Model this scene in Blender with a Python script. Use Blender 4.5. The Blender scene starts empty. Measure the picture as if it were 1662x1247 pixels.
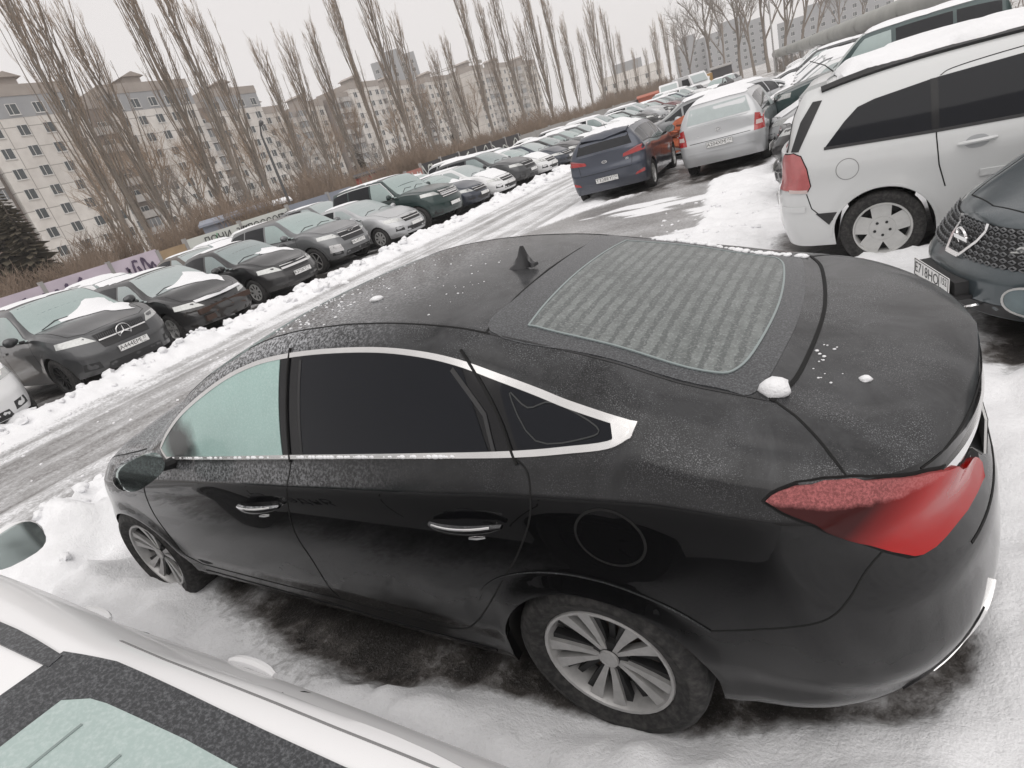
import bpy, bmesh, math, random
import numpy as np
from mathutils import Vector, Matrix, noise
from mathutils.bvhtree import BVHTree
from mathutils.geometry import delaunay_2d_cdt

random.seed(7)
SC = bpy.context.scene
COL = SC.collection
R = math.radians

# ------------------------------------------------------------------ camera
CAM = (-0.793, 2.062, 1.913)
CYAW, CPITCH, CROLL, CF = R(-54.594), R(-21.905), R(-17.105), 955.1      # focal in pixels of a 1662 wide frame
PW, PH = 1662.0, 1247.0
def cam_axes():
    f = Vector((math.cos(CPITCH) * math.cos(CYAW), math.cos(CPITCH) * math.sin(CYAW), math.sin(CPITCH)))
    r = f.cross(Vector((0, 0, 1))).normalized()
    u = r.cross(f)
    c, s = math.cos(CROLL), math.sin(CROLL)
    return f, c * r + s * u, -s * r + c * u
CFW, CRT, CUP = cam_axes()
cd = bpy.data.cameras.new('camera')
cd.sensor_fit = 'HORIZONTAL'; cd.sensor_width = 36.0
cd.lens = CF / PW * 36.0
cd.clip_start = 0.05; cd.clip_end = 3000
cam = bpy.data.objects.new('camera', cd); COL.objects.link(cam)
cam.matrix_world = Matrix(((CRT.x, CUP.x, -CFW.x, CAM[0]), (CRT.y, CUP.y, -CFW.y, CAM[1]), (CRT.z, CUP.z, -CFW.z, CAM[2]), (0, 0, 0, 1)))
SC.camera = cam
def ray(px, py):
    return CFW + CRT * ((px - PW / 2) / CF) + CUP * ((PH / 2 - py) / CF)
def at_z(px, py, z=0.0):
    d = ray(px, py); t = (z - CAM[2]) / d.z
    return Vector(CAM) + d * t
def at_x(px, py, X):
    d = ray(px, py); t = (X - CAM[0]) / d.x
    return Vector(CAM) + d * t
def at_y(px, py, Y):
    d = ray(px, py); t = (Y - CAM[1]) / d.y
    return Vector(CAM) + d * t

# ------------------------------------------------------------------ sky, sun, exposure
SUN_EL, SUN_AZ = R(58), R(120)
w = bpy.data.worlds.new('World'); SC.world = w; w.use_nodes = True
nt = w.node_tree; nt.nodes.clear()
sky = nt.nodes.new('ShaderNodeTexSky'); sky.sky_type = 'NISHITA'; sky.sun_disc = False
sky.sun_elevation = SUN_EL; sky.sun_rotation = R(90) - SUN_AZ
sky.air_density = 1.0; sky.dust_density = 4.0
hsv = nt.nodes.new('ShaderNodeHueSaturation'); hsv.inputs['Saturation'].default_value = 0.10
mix = nt.nodes.new('ShaderNodeMix'); mix.data_type = 'RGBA'; mix.inputs[0].default_value = 0.88
mix.inputs[7].default_value = (9.1, 8.75, 8.65, 1)        # even cloud deck
bg = nt.nodes.new('ShaderNodeBackground'); bg.inputs['Strength'].default_value = 0.10
wo = nt.nodes.new('ShaderNodeOutputWorld')
nt.links.new(sky.outputs[0], hsv.inputs['Color']); nt.links.new(hsv.outputs[0], mix.inputs[6])
nt.links.new(mix.outputs[2], bg.inputs['Color']); nt.links.new(bg.outputs[0], wo.inputs['Surface'])
sl = bpy.data.lights.new('sun', 'SUN'); sl.energy = 1.3; sl.angle = R(70); sl.color = (1.0, 0.97, 0.94)
sun = bpy.data.objects.new('sun', sl); COL.objects.link(sun)
sd = Vector((math.cos(SUN_EL) * math.cos(SUN_AZ), math.cos(SUN_EL) * math.sin(SUN_AZ), math.sin(SUN_EL)))
sun.rotation_euler = (-sd).to_track_quat('-Z', 'Y').to_euler()
sun.location = (0, 0, 60)
vs = SC.view_settings
vs.view_transform = 'Standard'; vs.look = 'None'; vs.exposure = 0.0; vs.gamma = 1.0
try: vs.use_curve_mapping = False
except Exception: pass
SC.render.engine = 'CYCLES'
SC.cycles.use_denoising = True
SC.cycles.max_bounces = 6; SC.cycles.diffuse_bounces = 3; SC.cycles.glossy_bounces = 3
SC.cycles.transmission_bounces = 3

# ------------------------------------------------------------------ materials
MATS = {}
class NB:
    def __init__(s, name):
        s.m = bpy.data.materials.new(name); s.m.use_nodes = True
        s.t = s.m.node_tree; s.b = s.t.nodes['Principled BSDF']; s.L = s.t.links.new
    def n(s, typ, **kw):
        x = s.t.nodes.new(typ)
        for k, v in kw.items(): setattr(x, k, v)
        return x
    def coord(s, kind='Object'):
        return s.n('ShaderNodeTexCoord').outputs[kind]
    def noise(s, scale, detail=4, rough=.55, vec=None, dist=0.0):
        x = s.n('ShaderNodeTexNoise'); x.inputs['Scale'].default_value = scale
        x.inputs['Detail'].default_value = detail; x.inputs['Roughness'].default_value = rough
        x.inputs['Distortion'].default_value = dist
        s.L(vec if vec is not None else s.coord(), x.inputs['Vector']); return x.outputs['Fac']
    def ramp(s, fac, stops):
        x = s.n('ShaderNodeValToRGB'); e = x.color_ramp.elements
        while len(e) < len(stops): e.new(.5)
        for q, (p, c) in zip(e, stops):
            q.position = p; q.color = (c, c, c, 1) if not hasattr(c, '__len__') else (*c[:3], 1)
        s.L(fac, x.inputs['Fac']); return x.outputs['Color']
    def mix(s, fac, a, b, blend='MIX'):
        x = s.n('ShaderNodeMix'); x.data_type = 'RGBA'; x.blend_type = blend
        for i, v in ((0, fac), (6, a), (7, b)):
            if isinstance(v, (int, float)): x.inputs[i].default_value = v
            elif isinstance(v, tuple): x.inputs[i].default_value = (*v[:3], 1)
            else: s.L(v, x.inputs[i])
        return x.outputs[2]
    def math(s, op, a, b=0.0):
        x = s.n('ShaderNodeMath', operation=op)
        for i, v in ((0, a), (1, b)):
            if isinstance(v, (int, float)): x.inputs[i].default_value = v
            else: s.L(v, x.inputs[i])
        return x.outputs[0]
    def set(s, **kw):
        for k, v in kw.items():
            k = k.replace('_', ' ').capitalize() if k not in ('IOR',) else k
            k = {'Base color': 'Base Color', 'Coat weight': 'Coat Weight', 'Coat roughness': 'Coat Roughness', 'Specular ior level': 'Specular IOR Level', 'Emission color': 'Emission Color', 'Emission strength': 'Emission Strength', 'Subsurface weight': 'Subsurface Weight', 'Subsurface radius': 'Subsurface Radius', 'Subsurface scale': 'Subsurface Scale'}.get(k, k)
            i = s.b.inputs[k]
            if isinstance(v, (int, float)): i.default_value = v
            elif isinstance(v, tuple): i.default_value = (*v, 1) if len(v) == 3 and i.type == 'RGBA' else v
            else: s.L(v, i)
        return s
    def bump(s, h, strength=.3, dist=.02):
        x = s.n('ShaderNodeBump'); x.inputs['Strength'].default_value = strength; x.inputs['Distance'].default_value = dist
        s.L(h, x.inputs['Height']); s.L(x.outputs[0], s.b.inputs['Normal']); return s
def simple(name, col, rough=.5, metal=0.0, coat=0.0, var=.0, scale=6.0):
    if name in MATS: return MATS[name]
    b = NB(name)
    if var:
        f = b.noise(scale, 5)
        c = b.mix(f, tuple(max(0, x * (1 - var)) for x in col), tuple(min(1, x * (1 + var)) for x in col))
        b.set(base_color=c)
    else: b.set(base_color=tuple(col))
    b.set(roughness=rough, metallic=metal, coat_weight=coat)
    MATS[name] = b.m; return b.m
def paint(name, col, metal=.0, dirt=.35, frost=.0, rough=.28, coat=1.0, dirtcol=(.13, .125, .12), spec=.30, coat_ior=1.42, rime_x=None):
    """car lacquer: clear coat, road film on the lower body, rime specks where snow settles on surfaces that face up"""
    if name in MATS: return MATS[name]
    b = NB(name)
    oc = b.coord()
    sep = b.n('ShaderNodeSeparateXYZ'); b.L(oc, sep.inputs[0])
    n1 = b.noise(3.0, 6, .6, oc)
    low = b.ramp(b.math('ADD', sep.outputs[2], b.math('MULTIPLY', n1, .35)), [(.30, 1.0), (.85, 0.0)])
    col_s = b.mix(b.math('MULTIPLY', low, dirt), tuple(col), dirtcol)
    rg = b.math('ADD', b.math('MULTIPLY', low, .25 * dirt), rough)
    if frost:
        geo = b.n('ShaderNodeNewGeometry'); sn = b.n('ShaderNodeSeparateXYZ'); b.L(geo.outputs['Normal'], sn.inputs[0])
        up = b.ramp(sn.outputs[2], [(.35, 0.0), (.75, 1.0)])
        sp = b.ramp(b.noise(330.0, 2, .6, oc), [(.50, 0.0), (.70, .8)])
        sp2 = b.ramp(b.noise(130.0, 3, .7, oc), [(.62, 0.0), (.78, .7)])
        pat = b.ramp(b.noise(2.6, 6, .65, oc, 1.5), [(.36, .12), (.62, 1.0)])
        fr = b.math('MULTIPLY', b.math('MULTIPLY', b.math('MAXIMUM', sp, sp2), up), b.math('MULTIPLY', pat, frost))
        film = b.math('MULTIPLY', b.math('MULTIPLY', up, .115 * min(1, frost * 2)), b.ramp(b.noise(3.4, 6, .7, oc, 1.2), [(.32, .25), (.68, 1.0)]))
        if rime_x:
            rx = b.ramp(b.math('MULTIPLY', b.math('SUBTRACT', b.math('ADD', sep.outputs[0], b.math('MULTIPLY', n1, .5)), rime_x[0]), 1.0 / (rime_x[1] - rime_x[0])), [(0.0, 0.0), (1.0, 1.0)])
            rs = b.math('MULTIPLY', b.math('MULTIPLY', rx, up), b.ramp(b.noise(85.0, 5, .75, oc), [(.42, 0.0), (.60, .85)]))
            fr = b.math('MAXIMUM', fr, rs)
        col_s = b.mix(b.math('MAXIMUM', fr, film), col_s, (.50, .51, .53))
        rg = b.math('ADD', rg, b.math('MULTIPLY', up, .12))
        cw = b.math('SUBTRACT', coat, b.math('MULTIPLY', up, .30))
        b.set(coat_weight=cw, coat_roughness=b.math('ADD', b.math('MULTIPLY', up, .15), .03))
    else: b.set(coat_weight=coat, coat_roughness=.06)
    b.set(base_color=col_s, roughness=rg, metallic=metal, specular_ior_level=spec)
    b.b.inputs['Coat IOR'].default_value = coat_ior
    MATS[name] = b.m; return b.m
def frosted(name, col, rough=.32, patch=None):
    if name in MATS: return MATS[name]
    b = NB(name); oc = b.coord()
    f = b.noise(9, 5, .6, oc); g = b.noise(140, 3, .6, oc)
    c = b.mix(f, tuple(x * .88 for x in col), tuple(min(1, x * 1.08) for x in col))
    c = b.mix(b.math('MULTIPLY', b.ramp(g, [(.45, 0.0), (.7, 1.0)]), .18), c, (.8, .84, .84))
    if patch:
        v = b.n('ShaderNodeVectorMath', operation='DISTANCE'); b.L(oc, v.inputs[0]); v.inputs[1].default_value = patch[0]
        d = b.math('ADD', v.outputs['Value'], b.math('MULTIPLY', b.math('SUBTRACT', f, .5), .16))
        c = b.mix(b.ramp(d, [(patch[1] * .35, 1.0), (patch[1], 0.0)]), c, (.03, .035, .035))
    b.set(base_color=c, roughness=rough, coat_weight=.5, coat_roughness=.12)
    b.bump(g, .12, .002)
    MATS[name] = b.m; return b.m

M_BLACK = simple('black_plastic', (.018, .018, .019), .55, var=.3, scale=30)
M_GLOSSBLACK = simple('gloss_black', (.005, .005, .006), .14); M_GLOSSBLACK.node_tree.nodes['Principled BSDF'].inputs['Specular IOR Level'].default_value = .35
M_UNDER = simple('underbody', (.012, .011, .010), .9)
M_GAP = simple('panel_gap', (.003, .003, .003), .9)
M_CHROME = simple('chrome', (.80, .80, .80), .16, 1.0)
M_SATIN = simple('satin_chrome', (.66, .655, .65), .24, .80, var=.12, scale=9)
M_ALLOY = simple('alloy', (.40, .395, .39), .36, .35, var=.30, scale=26)
M_ALLOYDARK = simple('alloy_dark', (.022, .022, .023), .5, .2, var=.4, scale=20)
M_RIMGREY = simple('silver_wheel', (.50, .50, .49), .42, .25, var=.2, scale=16)
M_TYRE = NB('tyre'); 
_f = M_TYRE.noise(45, 6); M_TYRE.set(base_color=M_TYRE.mix(M_TYRE.ramp(_f, [(.4, 0.0), (.72, 1.0)]), (.014, .014, .014), (.055, .052, .050)), roughness=.85); M_TYRE = M_TYRE.m
M_DARKGLASS = simple('tinted_glass', (.004, .005, .008), .06); M_DARKGLASS.node_tree.nodes['Principled BSDF'].inputs['Specular IOR Level'].default_value = .26
M_FROST = frosted('frosted_glass', (.29, .365, .355))
M_FROSTG = frosted('frosted_glass_grey', (.33, .38, .38))
M_FROSTD = frosted('frosted_glass_dim', (.20, .25, .25), .22)
M_PLATE = simple('plate_white', (.74, .74, .73), .45, var=.1, scale=20)
M_INK = simple('plate_ink', (.012, .012, .014), .6)
M_LAMP = simple('headlamp_glass', (.46, .47, .46), .12, .25, 1.0, var=.35, scale=24)
M_RED = simple('tail_lamp_red', (.34, .016, .016), .12, 0, 1.0, var=.25, scale=12)
M_REDPALE = simple('frosty_tail_lamp', (.42, .12, .12), .30, 0, .6, var=.3, scale=18)
M_AMBER = simple('lamp_amber', (.5, .16, .03), .2)
def snow_mat(name, col=(.86, .865, .88), bump=.5, scale=18):
    b = NB(name); oc = b.coord()
    f = b.noise(scale, 7, .62, oc); g = b.noise(scale * 7, 4, .6, oc)
    b.set(base_color=b.mix(f, tuple(x * .93 for x in col), col), roughness=.75, specular_ior_level=.25)
    b.bump(b.math('ADD', f, b.math('MULTIPLY', g, .35)), bump, .025)
    return b.m
M_SNOW = snow_mat('snow')

# ------------------------------------------------------------------ object helpers
def link(o, parent=None):
    COL.objects.link(o)
    if parent is not None: o.parent = parent
    return o
def mesh_from(name, verts, faces, mats, midx=None, smooth=True, sharp=35):
    me = bpy.data.meshes.new(name)
    me.from_pydata([tuple(v) for v in verts], [], [tuple(f) for f in faces])
    for m in (mats if isinstance(mats, (list, tuple)) else [mats]): me.materials.append(m)
    if midx is not None: me.polygons.foreach_set('material_index', midx)
    if smooth:
        me.polygons.foreach_set('use_smooth', [True] * len(me.polygons))
        if sharp: me.set_sharp_from_angle(angle=R(sharp))
    me.update(); return me
def add(name, verts, faces, mats, parent=None, midx=None, smooth=True, sharp=35):
    return link(bpy.data.objects.new(name, mesh_from(name, verts, faces, mats, midx, smooth, sharp)), parent)
def from_bm(name, bm, mat, parent=None, smooth=False, sharp=35):
    me = bpy.data.meshes.new(name); bm.to_mesh(me); bm.free()
    for m in (mat if isinstance(mat, (list, tuple)) else [mat]): me.materials.append(m)
    if smooth:
        me.polygons.foreach_set('use_smooth', [True] * len(me.polygons)); me.set_sharp_from_angle(angle=R(sharp))
    return link(bpy.data.objects.new(name, me), parent)
def tag(o, label, cat, group=None, kind=None):
    if label: o['label'] = label
    if cat: o['category'] = cat
    if group: o['group'] = group
    if kind: o['kind'] = kind
    return o
def empty(name, loc=(0, 0, 0), rz=0.0, label=None, cat=None, group=None):
    o = bpy.data.objects.new(name, None); COL.objects.link(o); o.empty_display_size = .2
    o.location = loc; o.rotation_euler = (0, 0, rz); tag(o, label, cat, group); return o
def copy_tree(o, parent=None, skip=()):
    c = o.copy(); COL.objects.link(c); c.parent = parent
    for ch in list(o.children):
        if ch.name.split('.')[0] in skip: continue
        copy_tree(ch, c, skip)
    return c
def box_vf(x0, x1, y0, y1, z0, z1):
    v = [(x0, y0, z0), (x1, y0, z0), (x1, y1, z0), (x0, y1, z0), (x0, y0, z1), (x1, y0, z1), (x1, y1, z1), (x0, y1, z1)]
    return v, [(0, 3, 2, 1), (4, 5, 6, 7), (0, 1, 5, 4), (1, 2, 6, 5), (2, 3, 7, 6), (3, 0, 4, 7)]
class MB:
    """collects simple shapes into one mesh"""
    def __init__(s): s.v = []; s.f = []; s.m = []
    def put(s, v, f, mi=0):
        b = len(s.v); s.v += [tuple(q) for q in v]; s.f += [tuple(i + b for i in q) for q in f]; s.m += [mi] * len(f); return s
    def box(s, x0, x1, y0, y1, z0, z1, mi=0): return s.put(*box_vf(x0, x1, y0, y1, z0, z1), mi)
    def tube(s, pts, rad, n=6, mi=0, cap=True):
        pts = [Vector(p) for p in pts]; rs = rad if hasattr(rad, '__len__') else [rad] * len(pts)
        V = []; F = []
        for i, p in enumerate(pts):
            d = (pts[min(i + 1, len(pts) - 1)] - pts[max(i - 1, 0)]).normalized()
            a = d.orthogonal().normalized() if i == 0 else (a - d * a.dot(d)).normalized()
            b2 = d.cross(a)
            for k in range(n):
                t = 2 * math.pi * k / n; V.append(p + (a * math.cos(t) + b2 * math.sin(t)) * rs[i])
        for i in range(len(pts) - 1):
            for k in range(n):
                k2 = (k + 1) % n; F.append((i * n + k, i * n + k2, (i + 1) * n + k2, (i + 1) * n + k))
        if cap: F.append(tuple(range(n - 1, -1, -1))); F.append(tuple((len(pts) - 1) * n + k for k in range(n)))
        return s.put(V, F, mi)
    def lathe(s, prof, n, axis='y', c=(0, 0, 0), mi=0, closed=False):
        V = []; F = []; m = len(prof)
        for k in range(n):
            t = 2 * math.pi * k / n
            for (r, h) in prof:
                if axis == 'y': V.append((c[0] + r * math.cos(t), c[1] + h, c[2] + r * math.sin(t)))
                elif axis == 'z': V.append((c[0] + r * math.cos(t), c[1] + r * math.sin(t), c[2] + h))
                else: V.append((c[0] + h, c[1] + r * math.cos(t), c[2] + r * math.sin(t)))
        for k in range(n):
            k2 = (k + 1) % n
            for j in range(m if closed else m - 1):
                j2 = (j + 1) % m
                F.append((k * m + j, k * m + j2, k2 * m + j2, k2 * m + j))
        return s.put(V, F, mi)
    def build(s, name, mats, parent=None, smooth=False, sharp=35):
        return add(name, s.v, s.f, mats, parent, s.m, smooth, sharp)
    def mesh(s, name, mats, smooth=False, sharp=35): return mesh_from(name, s.v, s.f, mats, s.m, smooth, sharp)
TEXT_CACHE = {}
def text_mesh(txt, size=1.0, mat=None, shear=0.0, extrude=.0):
    key = (txt, size, mat.name, shear, extrude)
    if key in TEXT_CACHE: return TEXT_CACHE[key]
    cu = bpy.data.curves.new('txt', 'FONT'); cu.body = txt; cu.size = size; cu.align_x = 'CENTER'; cu.align_y = 'CENTER'; cu.shear = shear
    cu.resolution_u = 2; cu.extrude = extrude
    o = bpy.data.objects.new('txt', cu); COL.objects.link(o)
    bpy.context.view_layer.update()
    me = bpy.data.meshes.new_from_object(o.evaluated_get(bpy.context.evaluated_depsgraph_get()))
    bpy.data.objects.remove(o); bpy.data.curves.remove(cu)
    me.materials.clear(); me.materials.append(mat)
    TEXT_CACHE[key] = me; return me
def pchip(xs, ys):
    xs = np.asarray(xs, float); ys = np.asarray(ys, float)
    h = np.diff(xs); d = np.diff(ys) / h; m = np.zeros_like(ys)
    if len(xs) == 2: m[:] = d[0]
    else:
        for i in range(1, len(xs) - 1):
            if d[i - 1] * d[i] > 0:
                w1 = 2 * h[i] + h[i - 1]; w2 = h[i] + 2 * h[i - 1]
                m[i] = (w1 + w2) / (w1 / d[i - 1] + w2 / d[i])
        m[0] = d[0]; m[-1] = d[-1]
    def f(x):
        x = np.asarray(x, float); xx = np.clip(x, xs[0], xs[-1])
        i = np.clip(np.searchsorted(xs, xx) - 1, 0, len(xs) - 2)
        t = (xx - xs[i]) / h[i]
        return (2 * t**3 - 3 * t**2 + 1) * ys[i] + (t**3 - 2 * t**2 + t) * h[i] * m[i] + (-2 * t**3 + 3 * t**2) * ys[i + 1] + (t**3 - t**2) * h[i] * m[i + 1]
    return f
def smooth01(a, b, x):
    t = np.clip((x - a) / (b - a), 0, 1); return t * t * (3 - 2 * t)
# ------------------------------------------------------------------ car body loft
class CarShape:
    """surface through the belt, rail, cant and centre lines of a car; x forward from the rear axle, y left, z up"""
    def __init__(s, xr, xf, wb, belt, rail, cant, centre, prof, sill, arch_r, arch_z, hw, dens=1.0, rear_R=.42, rear_p=2.6, front_R=.75, front_p=2.3,
                 dr=None, df=None, flare=.012, flare_w=.10, crown=2.2, rp=None):
        s.xr, s.xf, s.wb = xr, xf, wb
        s.fb = [pchip([p[0] for p in belt], [p[k] for p in belt]) for k in (1, 2)]
        s.fr = [pchip([p[0] for p in rail], [p[k] for p in rail]) for k in (1, 2)]
        s.fc = [pchip([p[0] for p in cant], [p[k] for p in cant]) for k in (1, 2)]
        s.fz = pchip([p[0] for p in centre], [p[1] for p in centre])
        s.prof = pchip([p[0] for p in prof], [p[1] for p in prof]); s.prof_h = [p[0] for p in prof]
        s.sill = pchip([p[0] for p in sill], [p[1] for p in sill])
        s.AR, s.AZ, s.hw = arch_r, arch_z, hw
        s.dens = dens; s.rR, s.rp, s.fR, s.fp = rear_R, rear_p, front_R, front_p
        # how far each level of the tail / nose stands in from the bumper: [(h, inset)] h = 0 sill .. 1 belt
        s.dr = pchip(*zip(*(dr or [(0, .06), (.25, .0), (.5, .0), (.75, .05), (1, .08)])))
        s.df = pchip(*zip(*(df or [(0, .05), (.25, .0), (.45, .0), (.7, .08), (1, .2)])))
        s.flare, s.flare_w, s.crown = flare, flare_w, crown
        s.build()
    def stations(s):
        d = s.dens; xs = []
        for R_, p, sg, e in ((s.rR, s.rp, 1, s.xr), (s.fR, s.fp, -1, s.xf)):
            n = int(9 * d) + 3
            for E in np.linspace(0, 1, n): xs.append(e + sg * R_ * (1 - (1 - E**p)**(1 / p)))
            for t in np.linspace(0, 1, n): xs.append(e + sg * R_ * t)
        xs += list(np.linspace(s.xr + s.rR, s.xf - s.fR, int(26 * d) + 4))
        for xw in (0, s.wb):
            xs = [x for x in xs if abs(abs(x - xw) - s.AR) > .012]
            for t in np.linspace(0, math.pi, int(13 * d) + 6): xs.append(xw + s.AR * math.cos(t) * .9995)
            xs += [xw - s.AR - .004, xw + s.AR + .004]
        xs = sorted(xs); o = [xs[0]]
        for x in xs[1:]:
            if x - o[-1] > .0025: o.append(x)
        o[-1] = s.xf
        return np.array(o)
    def build(s):
        X = s.stations(); nx = len(X)
        ns = int(15 * s.dens) + 5; nu = int(6 * s.dens) + 2; nr = int(3 * s.dens) + 2; nc = int(8 * s.dens) + 3
        zs = s.sill(X)
        zb = zs.copy()
        s.archmask = np.zeros(nx, bool)
        for xw in (0, s.wb):
            k = np.abs(X - xw) < s.AR
            zb[k] = np.maximum(zs[k], s.AZ + np.sqrt(np.maximum(s.AR**2 - (X[k] - xw)**2, 0))); s.archmask |= k
        wr = 1 - smooth01(s.xr, s.xr + 1.0, X); wf = 1 - smooth01(s.xf - 1.1, s.xf, X); wf = smooth01(s.xf - 1.1, s.xf, X)
        def shift(h): return X + s.dr(h) * wr - s.df(h) * wf
        def endr(x, h):
            a = s.xr + s.dr(h); b = s.xf - s.df(h)
            t1 = np.clip((s.rR - (x - a)) / s.rR, 0, 1); t2 = np.clip((s.fR - (b - x)) / s.fR, 0, 1)
            return np.maximum(0, 1 - t1**s.rp)**(1 / s.rp) * np.maximum(0, 1 - t2**s.fp)**(1 / s.fp)
        s.endr = endr
        rows = []; kinds = []
        zbelt0 = s.fb[0](shift(1.0))
        hb = np.clip((zb - zs) / (zbelt0 - zs), 0, .98)
        # side, bottom -> belt, levels at fixed heights so a crease stays put
        lev = np.linspace(0, 1, ns)
        lev = np.unique(np.concatenate([lev] + [[q] for q in s.prof_h if 0 < q < 1]))
        def side(h):
            x = shift(h)
            z = s.sill(x) + (s.fb[0](x) - s.sill(x)) * h
            y = s.hw(x) * s.prof(h) * endr(x, h)
            if s.flare:
                for xw in (0, s.wb):
                    d = np.hypot(x - xw, z - s.AZ); y = y + s.flare * (1 - smooth01(s.AR, s.AR + s.flare_w, d)) * (endr(x, h) > .5)
            return x, y, z
        first = None
        for h in lev:
            hh = np.maximum(h, hb)
            # keep the row order: levels below the arch edge collapse on it
            x, y, z = side(hh) if np.ndim(hh) else side(h)
            z = np.where(s.archmask & (h <= hb), np.maximum(zb, z), z)
            rows.append(np.stack([x, y, z], -1)); kinds.append('side')
        # belt -> rail -> cant -> centre
        xb = shift(1.0); E = endr(xb, 1.0)
        B = np.stack([xb, rows[-1][:, 1], rows[-1][:, 2]], -1)
        Rl = np.stack([xb, s.fr[1](xb) * E, s.fr[0](xb)], -1)
        Ct = np.stack([xb, s.fc[1](xb) * E, s.fc[0](xb)], -1)
        zc = s.fz(xb)
        def bez(P0, P1, n, bul, kind):
            for t in np.linspace(0, 1, n + 1)[1:]:
                q = P0 * (1 - t) + P1 * t
                q = q.copy(); dl = P1 - P0
                nrm = np.stack([0 * dl[:, 0], dl[:, 2], -dl[:, 1]], -1)
                q += nrm * (bul * 4 * t * (1 - t)) * np.minimum(E, 1)[:, None]
                rows.append(q); kinds.append(kind)
        bez(B, Rl, nu, .035, 'glass')
        bez(Rl, Ct, nr, .07, 'rail')
        for t in np.linspace(0, 1, nc + 1)[1:]:
            y = Ct[:, 1] * (1 - t)
            z = zc - (zc - Ct[:, 2]) * (1 - t)**s.crown
            rows.append(np.stack([xb, y, z], -1)); kinds.append('roof')
        # underside
        bot = rows[0]
        inn = bot.copy(); inn[:, 1] = np.minimum(bot[:, 1] * .72, np.maximum(bot[:, 1] - .24, 0))
        lip = bot.copy(); lip[:, 1] = np.maximum(bot[:, 1] - .03, 0); lip[:, 2] += .006
        cen = inn.copy(); cen[:, 1] = 0
        rows = [cen, inn, lip] + rows; kinds = ['under', 'under', 'under'] + kinds
        s.rows = rows; nr_ = len(rows)
        half = np.stack(rows, 1)                # nx, nr, 3
        V = []; F = []; MI = []
        P = half.reshape(-1, 3); n = len(P)
        mirror = P.copy(); mirror[:, 1] *= -1
        V = np.concatenate([P, mirror])
        def idx(i, j, side): return i * nr_ + j + (n if side else 0)
        for i in range(nx - 1):
            for j in range(nr_ - 1):
                mi = 1 if j < 3 and j != 2 else 0
                if j <= 1: mi = 1
                a, b, c, d = idx(i, j, 0), idx(i + 1, j, 0), idx(i + 1, j + 1, 0), idx(i, j + 1, 0)
                F.append((a, b, c, d)); MI.append(mi)
                a, b, c, d = idx(i, j, 1), idx(i, j + 1, 1), idx(i + 1, j + 1, 1), idx(i + 1, j, 1)
                F.append((a, b, c, d)); MI.append(mi)
        bm = bmesh.new()
        vs_ = [bm.verts.new(tuple(v)) for v in V]
        for f, m in zip(F, MI):
            try:
                q = bm.faces.new([vs_[k] for k in f]); q.material_index = m; q.smooth = True
            except ValueError: pass
        bmesh.ops.remove_doubles(bm, verts=bm.verts, dist=.0008)
        bmesh.ops.dissolve_degenerate(bm, edges=bm.edges, dist=.0005)
        bmesh.ops.recalc_face_normals(bm, faces=bm.faces)
        s.bm = bm
        s.bvh = BVHTree.FromBMesh(bm)
    def mesh(s, name, mats, sharp=28):
        me = bpy.data.meshes.new(name); s.bm.to_mesh(me)
        for m in mats: me.materials.append(m)
        me.set_sharp_from_angle(angle=R(sharp)); return me
    # --- projection of a 2D point on the skin
    DIRS = {'L': (Vector((0, -1, 0)), lambda a, b: Vector((a, 3, b))), 'R': (Vector((0, 1, 0)), lambda a, b: Vector((a, -3, b))),
            'T': (Vector((0, 0, -1)), lambda a, b: Vector((a, b, 4))), 'F': (Vector((-1, 0, 0)), lambda a, b: Vector((8, a, b))),
            'B': (Vector((1, 0, 0)), lambda a, b: Vector((-5, a, b)))}
    def hit(s, axis, a, b):
        d, o = s.DIRS[axis]; org = o(a, b)
        loc, nrm, i, dist = s.bvh.ray_cast(org, d)
        if loc is None:
            # beside the outline: fall back on the closest skin point
            best = None
            for k in range(12):
                q = org + d * (1.0 + k * .6); r_ = s.bvh.find_nearest(q)
                if r_[0] is not None and (best is None or r_[3] < best[3]): best = r_
            loc, nrm = best[0], best[1]
        if nrm.dot(d) > 0: nrm = -nrm
        return loc, nrm
    def patch(s, axis, poly, off=.004, step=.05, skirt=.006, curve=None):
        """closed panel lying on the skin inside a 2D outline"""
        pts = []
        n = len(poly)
        for i in range(n):
            a = Vector(poly[i]); b = Vector(poly[(i + 1) % n]); L = (b - a).length
            k = max(1, int(math.ceil(L / step)))
            for j in range(k): pts.append(a + (b - a) * (j / k))
        nb = len(pts)
        xs = [p.x for p in pts]; ys = [p.y for p in pts]
        x = min(xs) + step * .5; inner = []
        while x < max(xs):
            y = min(ys) + step * .5
            while y < max(ys):
                if inside(pts, x, y) and min((Vector((x, y)) - q).length_squared for q in pts) > (step * .45)**2: inner.append(Vector((x, y)))
                y += step
            x += step
        vs_, es, fs, ov, oe, of = delaunay_2d_cdt(pts + inner, [(i, (i + 1) % nb) for i in range(nb)], [list(range(nb))], 1, 1e-6)
        V = []; N = []
        for q in vs_:
            l, nn = s.hit(axis, q.x, q.y); V.append(l + nn * off); N.append(nn)
        d = s.DIRS[axis][0]
        F = []
        for f in fs:
            a, b, c = [V[k] for k in f[:3]]
            F.append(tuple(f) if (b - a).cross(c - a).dot(d) < 0 else tuple(reversed(f)))
        # skirt on the border
        cnt = {}
        for f in F:
            for i in range(len(f)):
                e = (f[i], f[(i + 1) % len(f)]); cnt[e] = 1
        base = len(V); mp = {}
        for (a, b) in list(cnt):
            if (b, a) not in cnt:
                for k in (a, b):
                    if k not in mp: mp[k] = len(V); V.append(V[k] - N[k] * (off + skirt)); N.append(N[k])
                F.append((b, a, mp[a], mp[b]))
        return V, F
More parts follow.
